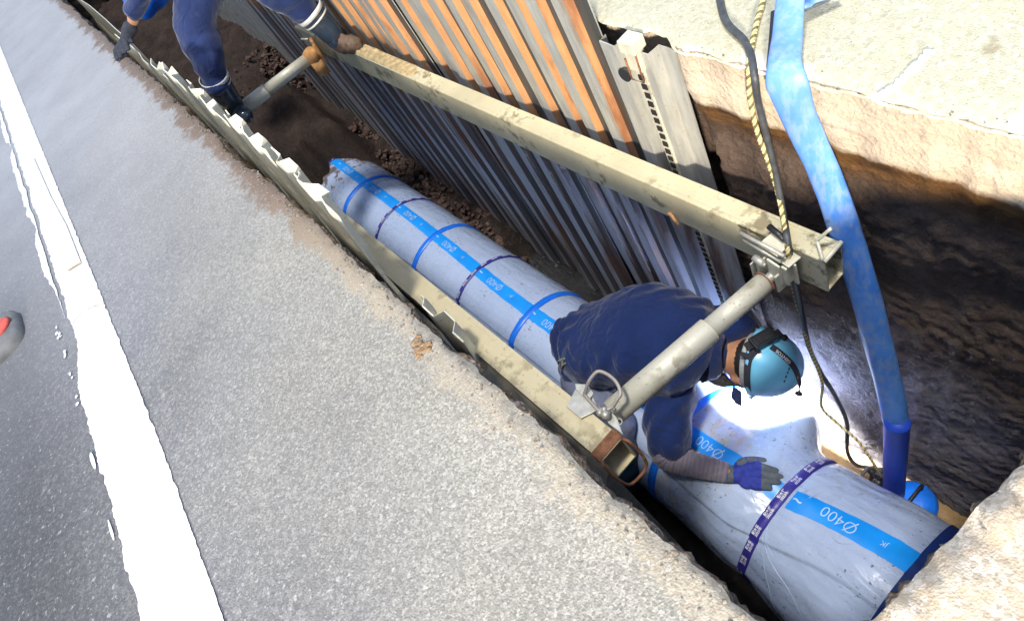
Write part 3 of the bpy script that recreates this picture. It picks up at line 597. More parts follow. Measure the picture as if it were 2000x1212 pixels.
def hit_pipe(u, v, off=0.):
    d = ray(u, v); R = PR + off; bx, bz = -PC[0], 1 - PC[1]; A = d[0] ** 2 + d[2] ** 2; B = 2 * (d[0] * bx + d[2] * bz); C = bx * bx + bz * bz - R * R; D = max(0, B * B - 4 * A * C)
    return CAMP + d * ((-B - math.sqrt(D)) / (2 * A))
pipe = empty('water_main', (PC[0], 0, PC[1]), 'thick pipe in pale polythene sleeving with a sky-blue stripe marked 400, lying along the trench', 'pipe')
ths = np.arange(-180, 180, 1.5); ys = list(np.arange(-.3, 1.4, .009)) + list(np.arange(1.4, 4.72, .025)); V_ = [on_pipe(t, y) for y in ys for t in ths]; n = len(ths)
F_ = [(j * n + i, j * n + (i + 1) % n, (j + 1) * n + (i + 1) % n, (j + 1) * n + i) for j in range(len(ys) - 1) for i in range(n)]
g = G(); g.add(V_, F_); g.obj('polythene_sleeve', M_SL, pipe, smooth=True)
g = G()
for pts in (((1497, 1008), (1490, 1050), (1505, 1095), (1545, 1150), (1582, 1205)), ((1515, 985), (1560, 985), (1590, 968), (1612, 955)), ((1500, 1020), (1497, 1060), (1512, 1090)), ((1582, 930), (1630, 925), (1668, 932)), ((1600, 985), (1604, 1005), (1616, 1020)), ((1478, 985), (1466, 955), (1470, 930)), ((1555, 968), (1600, 948), (1650, 950)), ((1488, 1080), (1500, 1130), (1530, 1185)), ((1625, 1050), (1640, 1062), (1668, 1066))):
    P = catmull([np.array([*pts_]) for pts_ in pts], 8); Q = []
    for p in P:
        h = hit_pipe(p[0], p[1], .012); th_ = math.degrees(math.atan2(h[0] - PC[0], h[2] - PC[1])); Q.append(on_pipe(th_, h[1], .0004))
    n_ = len(Q); g.tube(Q, [.0022 * math.sin(math.pi * (i + .5) / n_) + .0004 for i in range(n_)], 6)
g.obj('film_crease', M_SL, pipe, smooth=True)
def stripe_th(y): return float(np.interp(y, [0, .42, .52, .62, .75, 1.05, 1.9, 2.3, 2.8, 3.3, 4.5], [18, 10.6, 8, 3, 1, -3, 2, 3, 8, 11.5, 14]))
def strip(y0, y1, w_, name, mat, par, off=.003, cf=stripe_th, jag=.003, st=.02):
    ys = np.arange(y0, y1 + 1e-6, st); ks = 7; V_ = []
    for y in ys:
        c = cf(y)
        for k in range(ks): a = c + (k / (ks - 1) - .5) * math.degrees(w_ / PR) + (0 if 0 < k < ks - 1 else math.degrees(jag / PR) * fbm(y * 18, k)); V_.append(on_pipe(a, y, off if 0 < k < ks - 1 else off - .0015))
    F_ = [(j * ks + i, j * ks + i + 1, (j + 1) * ks + i + 1, (j + 1) * ks + i) for j in range(len(ys) - 1) for i in range(ks - 1)]
    g = G(); g.add(V_, F_); return g.obj(name, mat, par, smooth=True)
st_ = strip(-.25, .636, .072, 'marking_stripe', M_TP, pipe, st=.012); st2_ = strip(.675, 4.55, .068, 'marking_stripe', M_TP, pipe)
def text_mesh(body, size, offset=0):
    cu = bpy.data.curves.new('t', 'FONT'); cu.body = body; cu.size = size; cu.align_x = 'CENTER'; cu.align_y = 'CENTER'; cu.offset = offset
    o = bpy.data.objects.new('t', cu); COL.objects.link(o); me = bpy.data.meshes.new_from_object(o.evaluated_get(bpy.context.evaluated_depsgraph_get())); bpy.data.objects.remove(o)
    vs = [tuple(v.co) for v in me.vertices]; fs = [tuple(p.vertices) for p in me.polygons]; return vs, fs
tv, tf = text_mesh('O400', .052, -.0006); k0_ = len(tv); ox_ = min(p[0] for p in tv) + .0176; tv += [(ox_ - .0150 + .001, -.022, 0), (ox_ - .0150 + .006, -.022, 0), (ox_ + .0125 + .004, .022, 0), (ox_ + .0125 - .001, .022, 0)]; tf += [(k0_, k0_ + 1, k0_ + 2, k0_ + 3)]; tv2, tf2 = text_mesh('~', .055, .0005); tv3, tf3 = text_mesh('JK', .022, 0)
def pipe_text(tv, tf, yc, par, mat, name='lettering', off=.0055):
    g = G(); vs = []
    for (x, y_, z) in tv: yy = yc + x; vs.append(on_pipe(stripe_th(yc) - math.degrees(y_ / PR), yy, off))
    g.add(vs, tf); return g
for k, yc in enumerate([.47, .955, 1.42, 1.90, 2.36, 2.82, 3.28, 3.74, 4.15]):
    par = st_ if k == 0 else st2_; g = pipe_text(tv, tf, yc, par, M_LP); h = pipe_text(tv2, tf2, yc + .135, par, M_LP); g.add(h.v, h.f); h = pipe_text(tv3, tf3, yc - .14, par, M_LP); g.add(h.v, h.f); g.obj('lettering', M_LP, par)
def band(yb, w_, mat, name, label, tilt=0., bow=0.):
    V_ = []; F_ = []; ths = np.arange(-115, 116, 3.0)
    for t in ths:
        y = yb + tilt * t / 90 + bow * math.sin(math.radians(t * 2)); 
        for q, o in ((-.5, .0012), (-.45, .005), (.45, .005), (.5, .0012)): V_.append(on_pipe(t, y + w_ * q, o + .001))
    for i in range(len(ths) - 1):
        for k in range(3): a = i * 4 + k; F_.append((a, a + 1, a + 5, a + 4))
    g = G(); g.add(V_, F_); o = g.obj(name, mat, pipe, smooth=True); o['label'] = label; return o
def band_text(par, yb, tilt, body, size, th_list):
    tv, tf = text_mesh(body, size, .0002); g = G()
    for t0 in th_list:
        vs = []
        for (x, y_, z) in tv:
            th = t0 + math.degrees(x / PR); vs.append(on_pipe(th, yb + tilt * th / 90 + y_, .0085))
        g.add(vs, tf)
    g.obj('lettering', M_WH, par)
be = band(.185, .115, mat_plain('pipe_end_blue', (.008, .03, .16), .5, 0, .2, 30, .2), 'end_dark_blue', 'dark blue stretch at the near end of the pipe'); b0 = band(.655, .036, M_NV, 'printed_band', 'navy tape band with white characters near the gloved hand', .0)  # dark blue colour over the pipe's near end
band_text(b0, .655, 0, '\u914d\u6c34\u7ba1\n2023\u5e74', .0125, [-75, -60, -45, -30, -14, 2, 18, 34, 50])
for yb, k in ((1.11, 1), (2.06, 1), (2.985, 1), (3.895, 1)): band(yb, .036, M_TB, 'blue_band', 'plain bright blue tape band')
for yb in (1.58, 2.53, 3.445, 4.39):
    b = band(yb, .024, M_NV, 'printed_band', 'thin navy tape band with white print'); band_text(b, yb, 0, '2023\u5e74', .013, list(range(-75, 76, 15)))
# ------------------------------------------------------------------ people
def remesh(G_, name, voxel, smooth_it, mat, parent, wrinkle=None, mats=None, midx=None, decim=None):
    o = mo(name, G_.v, G_.f, mat if mats is None else mats)
    bm = bmesh.new(); bm.from_mesh(o.data); bmesh.ops.recalc_face_normals(bm, faces=bm.faces); bm.to_mesh(o.data); bm.free()
    m = o.modifiers.new('r', 'REMESH'); m.mode = 'VOXEL'; m.voxel_size = voxel; m.use_smooth_shade = True
    if smooth_it: s = o.modifiers.new('s', 'SMOOTH'); s.factor = .6; s.iterations = smooth_it
    me = bpy.data.meshes.new_from_object(o.evaluated_get(bpy.context.evaluated_depsgraph_get())); o.modifiers.clear(); o.data = me
    if wrinkle:
        N = len(me.vertices); co = np.empty(N * 3); me.vertices.foreach_get('co', co); co = co.reshape(-1, 3); nn = np.array([v.normal[:] for v in me.vertices])
        d = np.array([wrinkle(p) for p in co]); co = co + nn * d[:, None]; me.vertices.foreach_set('co', co.ravel()); me.update()
    me.polygons.foreach_set('use_smooth', np.ones(len(me.polygons), dtype=bool))
    if midx:
        me.update()
        me.polygons.foreach_set('material_index', np.array([midx(p.center) for p in me.polygons], dtype=np.int32))
    if parent: o.parent = parent; place(o, parent)
    return o
def limb(g, pts, rad, wax=None, wf=1.0, k=5, n=16):
    """smooth tapered limb with rounded ends, wf = squash across wax"""
    P = catmull(pts, k); t = np.linspace(0, len(rad) - 1, len(P)); R = np.interp(t, range(len(rad)), rad)
    g.tube(P, list(R), n, up=wax, flat=[wf] * len(P)); 
    for p, r in ((P[0], R[0]), (P[-1], R[-1])): g.ball(p, r * .97 * (min(1, wf) if wf < 1 else 1), nu=12, nv=8)
# ---- worker bending over the pipe
W = empty('person', (.42, 1.45, -2.0), 'worker in navy shirt and light blue helmet bending over the pipe under the near strut', 'person')
pel = np.array([.44, 1.50, -1.20]); spn = np.array([.565, 1.30, -1.12]); cst = np.array([.625, 1.14, -1.16]); nek = np.array([.655, 1.07, -1.19])
shl = np.array([.465, 1.12, -1.22]); shr = np.array([.805, 1.09, -1.21])
wrist = hit_pipe(1424, 924, .035); elb = Pz(1302, 893, -1.36); elr = np.array([.85, 1.04, -1.44]); wrr = np.array([.80, 1.20, -1.62])
kl = np.array([.14, 1.32, -1.60]); fl_ = np.array([.10, 1.42, -2.03]); kr = np.array([.80, 1.42, -1.62]); fr_ = np.array([.82, 1.55, -2.03])
hipl = np.array([.36, 1.46, -1.24]); hipr = np.array([.56, 1.50, -1.24])
aH = M3 @ nrm([.80, .14, -.56]); fH = M3 @ np.array([.52, .30, .80]); fH = nrm(fH - aH * (fH @ aH)); sH = np.cross(aH, fH)
HC = Pd(1487, 708, 2.37)
head = HC - aH * .035
g = G(); sideax = nrm(np.array([1, -.1, 0]))
limb(g, [pel, spn, cst, nek - aH * .01], [.125, .13, .145, .08], wax=sideax, wf=.72)
limb(g, [nek - aH * .02, head - aH * .06], [.062, .058])
g.ball(head, (.078, .098, .105), [sH, fH, aH], 24, 16); g.ball(head + fH * .055 - aH * .065, (.05, .045, .05), [sH, fH, aH])      # skull, jaw
g.ball(head + fH * .102 - aH * .02, (.014, .022, .028), [sH, fH, aH]); g.ball(head + fH * .092 - aH * .062, (.026, .012, .009), [sH, fH, aH])   # nose, lips
for s in (-1, 1): g.ball(head + sH * .082 * s - aH * .03 - fH * .0, (.012, .022, .034), [sH, fH, aH]); g.ball(head + sH * .03 * s + fH * .086 + aH * .004, (.018, .012, .010), [sH, fH, aH])
limb(g, [shl, (shl + elb) / 2 + np.array([-.01, 0, 0]), elb], [.055, .05, .042]); limb(g, [elb, (elb + wrist) / 2, wrist], [.041, .038, .027])
limb(g, [shr, (shr + elr) / 2, elr], [.055, .05, .042]); limb(g, [elr, (elr + wrr) / 2, wrr], [.04, .038, .027])
limb(g, [hipl, (hipl + kl) / 2, kl, (kl + fl_) / 2 + np.array([0, .02, 0]), fl_], [.09, .08, .058, .05, .04]); limb(g, [hipr, (hipr + kr) / 2, kr, (kr + fr_) / 2, fr_], [.09, .08, .058, .05, .04])
for f in (fl_, fr_): g.ball(f + np.array([.0, -.05, .0]), (.045, .12, .04))
for (w_, s) in ((wrr, 1),): g.ball(w_ + np.array([-.01, -.06, -.01]), (.03, .06, .02))
body = remesh(g, 'body', .011, 3, M_SK, W)
# shirt, wider than the body, with a hanging hem
g = G(); limb(g, [pel + np.array([-.02, .05, -.015]), pel + np.array([.03, -.06, .02]), spn, cst, nek + np.array([-.015, .03, 0])], [.180, .205, .222, .215, .10], wax=sideax, wf=.70, n=28)
g.ball(pel + np.array([-.035, .03, -.09]), (.145, .11, .10))
limb(g, [shl + np.array([.05, .03, .01]), shl + np.array([-.01, -.015, -.02]), (shl + elb) / 2 + np.array([-.006, 0, 0]), elb + nrm(shl - elb) * .055], [.088, .088, .084, .078], n=20)
limb(g, [shr + np.array([-.05, .03, .01]), shr, (shr + elr) / 2, elr + nrm(shr - elr) * .03], [.085, .075, .070, .066], n=20)
limb(g, [nek + np.array([-.03, .05, .0]), nek + np.array([.0, .01, -.005])], [.10, .078])
ax_arm = nrm(elb - shl); ax_sp = nrm(cst - pel)
def wr_shirt(p):
    a = (p - shl) @ ax_arm; t = (p - pel) @ ax_sp
    d = .005 * fbm(p[0] * 4, p[1] * 4, p[2] * 4, 2) + .004 * abs(fbm(p[0] * 5 + p[1] * 6, p[1] * 12 - p[0] * 9, p[2] * 5, 2))
    cr_ = fbm(p[0] * 7 + p[1] * 3, p[1] * 7 - p[2] * 9, 2, 2); d -= .007 * math.exp(-(cr_ / .05) ** 2) * sm(.30, .05, t)
    q_ = (p - cst) @ nrm(np.cross(ax_sp, [0, 0, 1.])); d += .006 * math.sin(t * 62 + q_ * 40 + 4 * n3(*(p * 5))) * sm(.07, .17, abs(q_)) * sm(.02, .12, t)
    h = sm(.02, -.12, t); d += h * .016 * math.sin((p[0] * .8 - p[2] * 1.2) * 75 + 3 * n3(*(p * 6)))
    arm = sm(.12, .02, abs(np.linalg.norm((p - shl) - ax_arm * a))) * sm(.0, .06, a); d += arm * .006 * math.sin(a * 60 + (p[0] + p[2]) * 40 + 4 * n3(*(p * 9)))
    d += .010 * sm(.10, .0, np.linalg.norm(p - (shl + np.array([.03, 0, .02])))) * math.sin((p[0] * .5 + p[1]) * 110)
    return d
shirt = remesh(g, 'shirt', .009, 4, M_SH, W, wr_shirt); shirt['label'] = 'navy work shirt with a damp patch on the back'
g = G(); nd = nrm(head - nek); c0 = nek + nd * .012; t1 = nrm(np.cross(nd, fH)); t2 = np.cross(nd, t1)
V_ = []; NN = 40
for k in range(NN):
    t = 2 * math.pi * k / NN
    for (q, rr) in ((-.02, .092), (.0, .080), (.018, .076), (.012, .084), (-.022, .100), (-.03, .104)): V_.append(c0 + nd * (q + .006 * math.sin(3 * t)) + (t1 * math.cos(t) + t2 * math.sin(t)) * rr)
g.add(V_, [(k * 6 + i, k * 6 + (i + 1) % 6, ((k + 1) % NN) * 6 + (i + 1) % 6, ((k + 1) % NN) * 6 + i) for k in range(NN) for i in range(6)]); g.obj('collar', M_SH, W, smooth=True)
# trousers
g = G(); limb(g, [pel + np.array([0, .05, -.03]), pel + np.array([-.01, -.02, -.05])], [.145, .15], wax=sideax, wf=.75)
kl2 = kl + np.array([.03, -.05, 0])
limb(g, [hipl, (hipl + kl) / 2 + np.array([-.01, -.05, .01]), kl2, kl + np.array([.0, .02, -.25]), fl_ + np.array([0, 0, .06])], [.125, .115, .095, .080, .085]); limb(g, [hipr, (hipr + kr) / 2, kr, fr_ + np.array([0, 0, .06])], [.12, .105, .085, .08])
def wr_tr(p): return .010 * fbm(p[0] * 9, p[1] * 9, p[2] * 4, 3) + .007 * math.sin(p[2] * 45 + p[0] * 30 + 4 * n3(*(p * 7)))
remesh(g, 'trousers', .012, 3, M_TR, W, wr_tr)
for f in (fl_, fr_):
    g = G(); limb(g, [f + np.array([0, 0, .18]), f + np.array([0, 0, .02])], [.06, .05]); limb(g, [f + np.array([0, .02, .0]), f + np.array([0, -.14, -.005])], [.05, .042], wf=.85); remesh(g, 'boot', .012, 2, M_BT, W)
# grey stretch sleeve with ribs
g = G(); P = catmull([elb + nrm(shl - elb) * .09, elb + nrm(shl - elb) * .02 + np.array([-.006, 0, -.004]), elb + (wrist - elb) * .25, elb + (wrist - elb) * .6, elb + (wrist - elb) * .97], 26)
R = [float(np.interp(i / (len(P) - 1), [0, .25, .45, .75, 1], [.054, .056, .052, .045, .036])) * (1 + .035 * math.sin(i * 1.25 + .6 * math.sin(i * .4)) + .015 * math.sin(i * .53)) for i in range(len(P))]
g.tube(P, R, 28); g.obj('arm_sleeve', M_SLV, W, smooth=True)
g = G(); P = catmull([elr + nrm(shr - elr) * .08, elr, (elr + wrr) / 2, wrr], 12); g.tube(P, [.052] * 12 + [.048] * 12 + [.04] * (len(P) - 24), 20); g.obj('arm_sleeve', M_SLV, W, smooth=True)
# gloves: palm, four fingers, thumb; open hand lying on the pipe
def glove(kn, tips, th, wr0, palm_c, up_, name='glove', vox=.0042, fr=.0122):
    g = G(); A = nrm(np.mean(kn, 0) - wr0); B = nrm(kn[0] - kn[3]); C = np.cross(A, B)
    for a, b in zip(kn, tips):
        a = np.array(a); b = np.array(b); mid = (a + b) / 2 + up_ * .008; limb(g, [a - (a - wr0) * .35, a + up_ * .004, mid, b], [fr * 1.15, fr * 1.15, fr, fr * .85], k=4, n=10)
        limb(g, [wr0 + (a - wr0) * .25, a], [fr * 1.45, fr * 1.25], k=3, n=10)
    limb(g, th, [fr * 1.3, fr * 1.25, fr * 1.05, fr * .9], k=4, n=10)
    W_ = np.linalg.norm(np.array(kn[0]) - np.array(kn[3])) / 2 + fr
    g.ball(palm_c, (np.linalg.norm(np.mean(kn, 0) - wr0) * .56, W_ * 1.0, .017), [A, B, C], 18, 12)
    limb(g, [wr0 - A * .035, wr0 + A * .02], [.034, .031], wax=B, wf=.8, k=3, n=18)
    return g, A
upn = np.array([-.15, -.1, 1.]); upn = nrm(upn)
kn = [hit_pipe(u, v, .024) for (u, v) in ((1476, 908), (1479, 922), (1479, 936), (1475, 949))]; tips = [hit_pipe(u, v, .011) for (u, v) in ((1516, 918), (1525, 930), (1521, 942), (1504, 953))]
th = [hit_pipe(1438, 915, .02), hit_pipe(1448, 902, .020), hit_pipe(1468, 897, .016), hit_pipe(1492, 898, .012)]
w0 = hit_pipe(1436, 926, .03); g, A = glove(kn, tips, th, w0, hit_pipe(1460, 928, .024), upn)
tipm = np.mean(tips, 0); knm = np.mean(kn, 0)
LW = np.array(W.location)
gl = remesh(g, 'glove', .0038, 2, M_GV, W, None, mats=[M_GV, M_GT], midx=lambda c: 1 if ((np.array(c) - knm) @ A > .018 or (np.array(c) - w0) @ A < -.004 or min(np.linalg.norm(np.array(c) - q) for q in th[1:]) < .022) else 0)
gl['label'] = 'blue glove with grey fingertips, spread flat on the sleeve'
kn2 = [wrr + np.array([-.03 + .02 * k, -.085, .0 - .012 * k]) for k in range(4)]; tp2 = [p + np.array([0, -.07, -.006]) for p in kn2]; th2 = [wrr + np.array([-.02, -.01, .0]), wrr + np.array([-.04, -.03, 0]), wrr + np.array([-.052, -.05, 0]), wrr + np.array([-.055, -.075, -.005])]
g, A2 = glove(kn2, tp2, th2, wrr + np.array([0, -.01, 0]), wrr + np.array([0, -.05, -.005]), upn); remesh(g, 'glove', .005, 2, M_GV, W)
# hair, helmet, headlamp
g = G(); g.ball(head - fH * .008 + aH * .015, (.082, .098, .095), [sH, fH, aH], 24, 16); g.obj('hair', M_HR, W, smooth=True)
RA, RF, RS = .142, .150, .122
def hp_(t, q, k=1.0): return HC + (sH * RS * math.sin(t) * math.cos(q) + fH * RF * math.sin(t) * math.sin(q) + aH * RA * math.cos(t)) * k
g = G(); V_ = []; NT, NQ = 26, 72
for j in range(NT):
    t = (j + .0) / (NT - 1) * math.radians(96)
    for k in range(NQ):
        q = 2 * math.pi * k / NQ; p = hp_(t, q); b = 0
        if j >= NT - 2: b = .006 + (.016 * max(0, math.sin(q)) ** 2 if j == NT - 1 else 0)
        ridge = .003 * math.exp(-((math.cos(q) * math.sin(t) * RS - .032) / .006) ** 2) + .003 * math.exp(-((math.cos(q) * math.sin(t) * RS + .032) / .006) ** 2) if t > .5 else 0
        o_ = nrm(sH * math.cos(q) + fH * math.sin(q)); V_.append(p + o_ * (b + ridge * .5))
F_ = [(j * NQ + k, j * NQ + (k + 1) % NQ, (j + 1) * NQ + (k + 1) % NQ, (j + 1) * NQ + k) for j in range(NT - 1) for k in range(NQ)]
g.add(V_, F_); hm = g.obj('helmet', M_HL, W, smooth=True); sl = hm.modifiers.new('t', 'SOLIDIFY'); sl.thickness = .004; sl.offset = -1; hm['label'] = 'glossy light blue safety helmet'
def hit_helm(u, v, k=1.0):
    d = ray(u, v); o = CAMP - HC; B_ = np.array([sH / (RS * k), fH / (RF * k), aH / (RA * k)]); D_, O_ = B_ @ d, B_ @ o
    a, b, c = D_ @ D_, 2 * O_ @ D_, O_ @ O_ - 1; q = b * b - 4 * a * c; t = (-b - math.sqrt(max(0, q))) / (2 * a); return CAMP + d * t
def strap(pix, w_, name, mat, par, k=1.03):
    P = catmull([hit_helm(u, v, k) for u, v in pix], 6); V_ = []; n = len(P)
    for i, p in enumerate(P):
        t = nrm(P[min(i + 1, n - 1)] - P[max(i - 1, 0)]); nn = nrm(p - HC); s = nrm(np.cross(t, nn)); V_ += [p - s * w_ / 2, p - s * w_ / 2 + nn * .002, p + s * w_ / 2 + nn * .002, p + s * w_ / 2]
    g = G(); g.add(V_, [(i * 4 + j, i * 4 + (j + 1) % 4, i * 4 + 4 + (j + 1) % 4, i * 4 + 4 + j) for i in range(n - 1) for j in range(4)]); return g.obj(name, mat, par), P
hs1, P1 = strap([(1506, 676), (1520, 686), (1535, 699), (1548, 713), (1557, 730), (1562, 752), (1559, 768)], .021, 'headlamp_strap', M_SB, hm)
hs2, P2 = strap([(1484, 682), (1470, 690), (1462, 705), (1459, 730), (1460, 755), (1466, 776), (1474, 783)], .022, 'headlamp_strap', M_SB, hm)
strap([(1446, 690), (1456, 693), (1466, 695)], .016, 'headlamp_strap', M_SB, hm)
tvg, tfg = text_mesh('GENTOS', .0165, .0003)
a_, b_ = hit_helm(1515, 683, 1.055), hit_helm(1547, 712, 1.055); ex = nrm(a_ - b_); 
g = G(); vs = []; mid_ = hit_helm(1531, 696, 1.055); nn = nrm(mid_ - HC); ey = np.cross(nn, ex)
for (x, y_, z) in tvg:
    p = mid_ + ex * x + ey * y_; rr = p - HC; B_ = np.array([sH / RS, fH / RF, aH / RA]); vs.append(HC + rr / np.linalg.norm(B_ @ rr) * 1.052)
g.add(vs, tfg); g.obj('lettering', M_WH, hs1)
g = G(); bc = hit_helm(1490, 662, 1.13); bn = nrm(bc - HC); bx = nrm(hit_helm(1515, 652, 1.1) - hit_helm(1462, 678, 1.1)); bx = nrm(bx - bn * (bx @ bn)); by = np.cross(bn, bx)
g.box(bc, [bx, by, bn], (.043, .024, .014)); g.box(bc + bn * .009, [bx, by, bn], (.036, .018, .010)); g.obj('battery_box', M_BK, hm, bevel=.004)
g = G(); g.box(hit_helm(1519, 653, 1.10), [bx, by, bn], (.012, .016, .009)); g.obj('battery_clip', M_BK, hm, bevel=.002); g = G(); g.box(hit_helm(1463, 676, 1.08), [bx, by, bn], (.010, .016, .008)); g.obj('battery_clip', M_BK, hm, bevel=.002); g = G(); g.ball(hit_helm(1532, 659, 1.05), .012); g.obj('strap_buckle', M_BK, hm); g = G(); g.ball(hit_helm(1478, 643, 1.0), .013); g.obj('strap_buckle', M_BK, hm)
g = G(); g.box(hit_helm(1560, 768, 1.04), [nrm(np.cross(nrm(hit_helm(1560, 768) - HC), aH)), aH, nrm(hit_helm(1560, 768) - HC)], (.016, .008, .006)); g.obj('strap_clip', M_BK, hm, bevel=.002)
g = G()
for k, (u, v) in enumerate(((1541, 720), (1538, 727), (1535, 735), (1532, 744))):
    p = hit_helm(u, v, 1.002); q_ = hit_helm(u - 1.2, v + 4, 1.002); nn = nrm(p - HC); t = nrm(q_ - p); g.box(p, [t, np.cross(nn, t), nn], (.0045, .002, .0012))
g.obj('vent_slot', M_BK, hm)
# nape cradle: grey ratchet band behind the neck
g = G(); P = [HC - aH * (.030 + .0 * k) + (sH * math.cos(t) * .098 + fH * math.sin(t) * .118) for k, t in enumerate(np.linspace(math.radians(165), math.radians(375), 40))]
g.tube(P, .014, 10, flat=.30, up=aH); g.obj('nape_band', mat_plain('grey_plastic', (.34, .36, .36), .6, 0, .3, 40, .4), hm, smooth=True)
g = G(); P = [HC - aH * .012 + (sH * math.cos(t) * .112 + fH * math.sin(t) * .135) for t in np.linspace(0, 2 * math.pi, 60)[:-1]]; g.tube(P, .011, 8, flat=.3, up=aH, closed=True); g.obj('inner_liner', M_BK, hm, smooth=True)
g = G(); 
for s in (-1, 1): g.tube(catmull([HC + sH * .105 * s - aH * .01, head + sH * .088 * s - aH * .05 + fH * .02, head + sH * .045 * s - aH * .112 + fH * .05, head - aH * .122 + fH * .06], 5), .005, 6, flat=.5)
g.obj('chin_strap', M_SB, W, smooth=True)
g = G(); lamp_p = HC + fH * .165 - aH * .03; g.tube([lamp_p - fH * .02, lamp_p, lamp_p + fH * .022], [.022, .026, .024], 20); g.box(lamp_p - fH * .015, [sH, fH, aH], (.03, .012, .02)); lh = g.obj('headlamp', M_BK, hm, smooth=False)
lens_m = MT('lamp_lens', .2); lens_m.b.inputs['Emission Color'].default_value = (1, .98, .95, 1); lens_m.b.inputs['Emission Strength'].default_value = 40; lens_m.col((.9, .9, .9))
g = G(); ld = nrm(fH * .75 + nrm(hit_pipe(1500, 850) - lamp_p) * .6); g.tube([lamp_p + fH * .0225, lamp_p + fH * .024], .02, 20); g.obj('lens', lens_m.m, lh)
hl = bpy.data.lights.new('headlamp_beam', 'SPOT'); hl.energy = 520; hl.color = (.93, .96, 1); hl.spot_size = math.radians(116); hl.spot_blend = 1; hl.shadow_soft_size = .018
ho = bpy.data.objects.new('headlamp_beam', hl); COL.objects.link(ho); ho.location = V(lamp_p + fH * .035); tgt = hit_pipe(1478, 800); ho.rotation_euler = (V(tgt) - ho.location).to_track_quat('-Z', 'Y').to_euler()
# cloth tail of a neck towel, belt pouch
g = G(); q = [Pd(1432, 752, 2.42), Pd(1449, 764, 2.40), Pd(1450, 796, 2.42), Pd(1437, 788, 2.44), Pd(1428, 775, 2.45)]; q2 = [p + f_ * .006 for p in q]; g.add(q + q2, [(0, 1, 2, 3, 4), (9, 8, 7, 6, 5)] + [(i, (i + 1) % 5, 5 + (i + 1) % 5, 5 + i) for i in range(5)]); g.obj('collar_flap', M_T2, W)
g = G(); r = random.Random(4)
for k in range(16):
    c = Pz(1118 + r.uniform(-16, 16), 708 + r.uniform(-14, 16), -1.14 + r.uniform(-.02, .02)); t = r.uniform(0, 3); pts = [c + .030 * np.array([math.cos(a) * math.cos(t), math.cos(a) * math.sin(t), math.sin(a) * .8]) for a in np.linspace(0, 4.4, 12)]; g.tube(pts, .0038, 6)
g.ball(Pz(1118, 710, -1.16), (.032, .03, .028)); g.ball(Pz(1100, 690, -1.15), (.02, .02, .018)); g.obj('tool_pouch', mat_plain('grey_green_cord', (.20, .22, .17), .8, 0, .6, 120, .6), W, smooth=True)
# ---- second worker, climbing at the far end
K = empty('person', (.30, 3.75, -.40), 'far worker in indigo trousers and rubber boots, gloved hand on the road edge', 'person')
fA = Pd(462, 216, 3.50); bA = Pd(417, 150, 3.30); kA = Pd(383, 42, 3.22); cr = Pd(452, -150, 3.05); hA = Pd(410, -150, 3.1); hB = Pd(500, -150, 3.0)
fB = Pz(668, 84, -.375); bB = Pd(604, 24, 3.06); kB = Pd(520, -45, 2.92)
ch = cr + np.array([-.05, .12, .30]); nk = ch + np.array([-.06, -.02, .26]); hd = nk + np.array([-.03, -.06, .16])
sA = ch + np.array([-.20, .02, .18]); sB = ch + np.array([.17, -.02, .18]); eA = Pd(272, -30, 3.16); wA = Pd(259, 44, 3.30); hnd = Pz(238, 88, .03)
eB = sB + np.array([.06, -.1, -.27]); wB = kB + np.array([0, .02, .10])
g = G(); limb(g, [cr, (cr + ch) / 2, ch, nk], [.13, .13, .15, .06], wax=(1, 0, 0), wf=.7); limb(g, [nk, hd - np.array([0, 0, .05])], [.055, .055]); g.ball(hd, (.078, .095, .115)); g.ball(hd + np.array([0, -.1, -.01]), (.014, .02, .026)); 
for s in (-1, 1): g.ball(hd + np.array([.08 * s, 0, -.01]), (.012, .022, .034))
limb(g, [sA, (sA + eA) / 2, eA], [.055, .05, .042]); limb(g, [eA, wA], [.042, .028]); limb(g, [sB, eB], [.055, .042]); limb(g, [eB, wB], [.042, .028]); g.ball(wB + np.array([0, -.05, 0]), (.035, .06, .02))
limb(g, [hA, (hA + kA) / 2, kA, bA, fA], [.09, .08, .06, .05, .04]); limb(g, [hB, kB, bB, fB], [.09, .06, .05, .04])
remesh(g, 'body', .014, 3, M_SK, K)
g = G(); limb(g, [cr, hA, (hA + kA) / 2, kA + np.array([.0, 0, .0]), bA + (kA - bA) * .35, bA + (kA - bA) * .04, bA - (kA - bA) * .18], [.14, .125, .106, .100, .088, .062, .054]); limb(g, [cr, hB, kB, bB + (kB - bB) * .1], [.14, .13, .11, .07])
remesh(g, 'trousers', .010, 3, M_T2, K, lambda p: .010 * fbm(*(p * 8), 3) + .009 * math.sin(p[2] * 55 + p[0] * 25 + 5 * n3(*(p * 6))) * sm(.1, -.35, p[2]) )
g = G(); limb(g, [cr + np.array([0, 0, .05]), ch, nk - np.array([0, 0, .04])], [.16, .18, .09], wax=(1, 0, 0), wf=.72); limb(g, [sA, (sA + eA) / 2, eA, eA + (wA - eA) * .75], [.08, .075, .062, .046]); limb(g, [sB, eB, eB + (wB - eB) * .8], [.08, .06, .045]); remesh(g, 'jacket', .011, 3, M_T2, K, lambda p: .006 * math.sin(p[2] * 60 + 5 * n3(*(p * 8))))
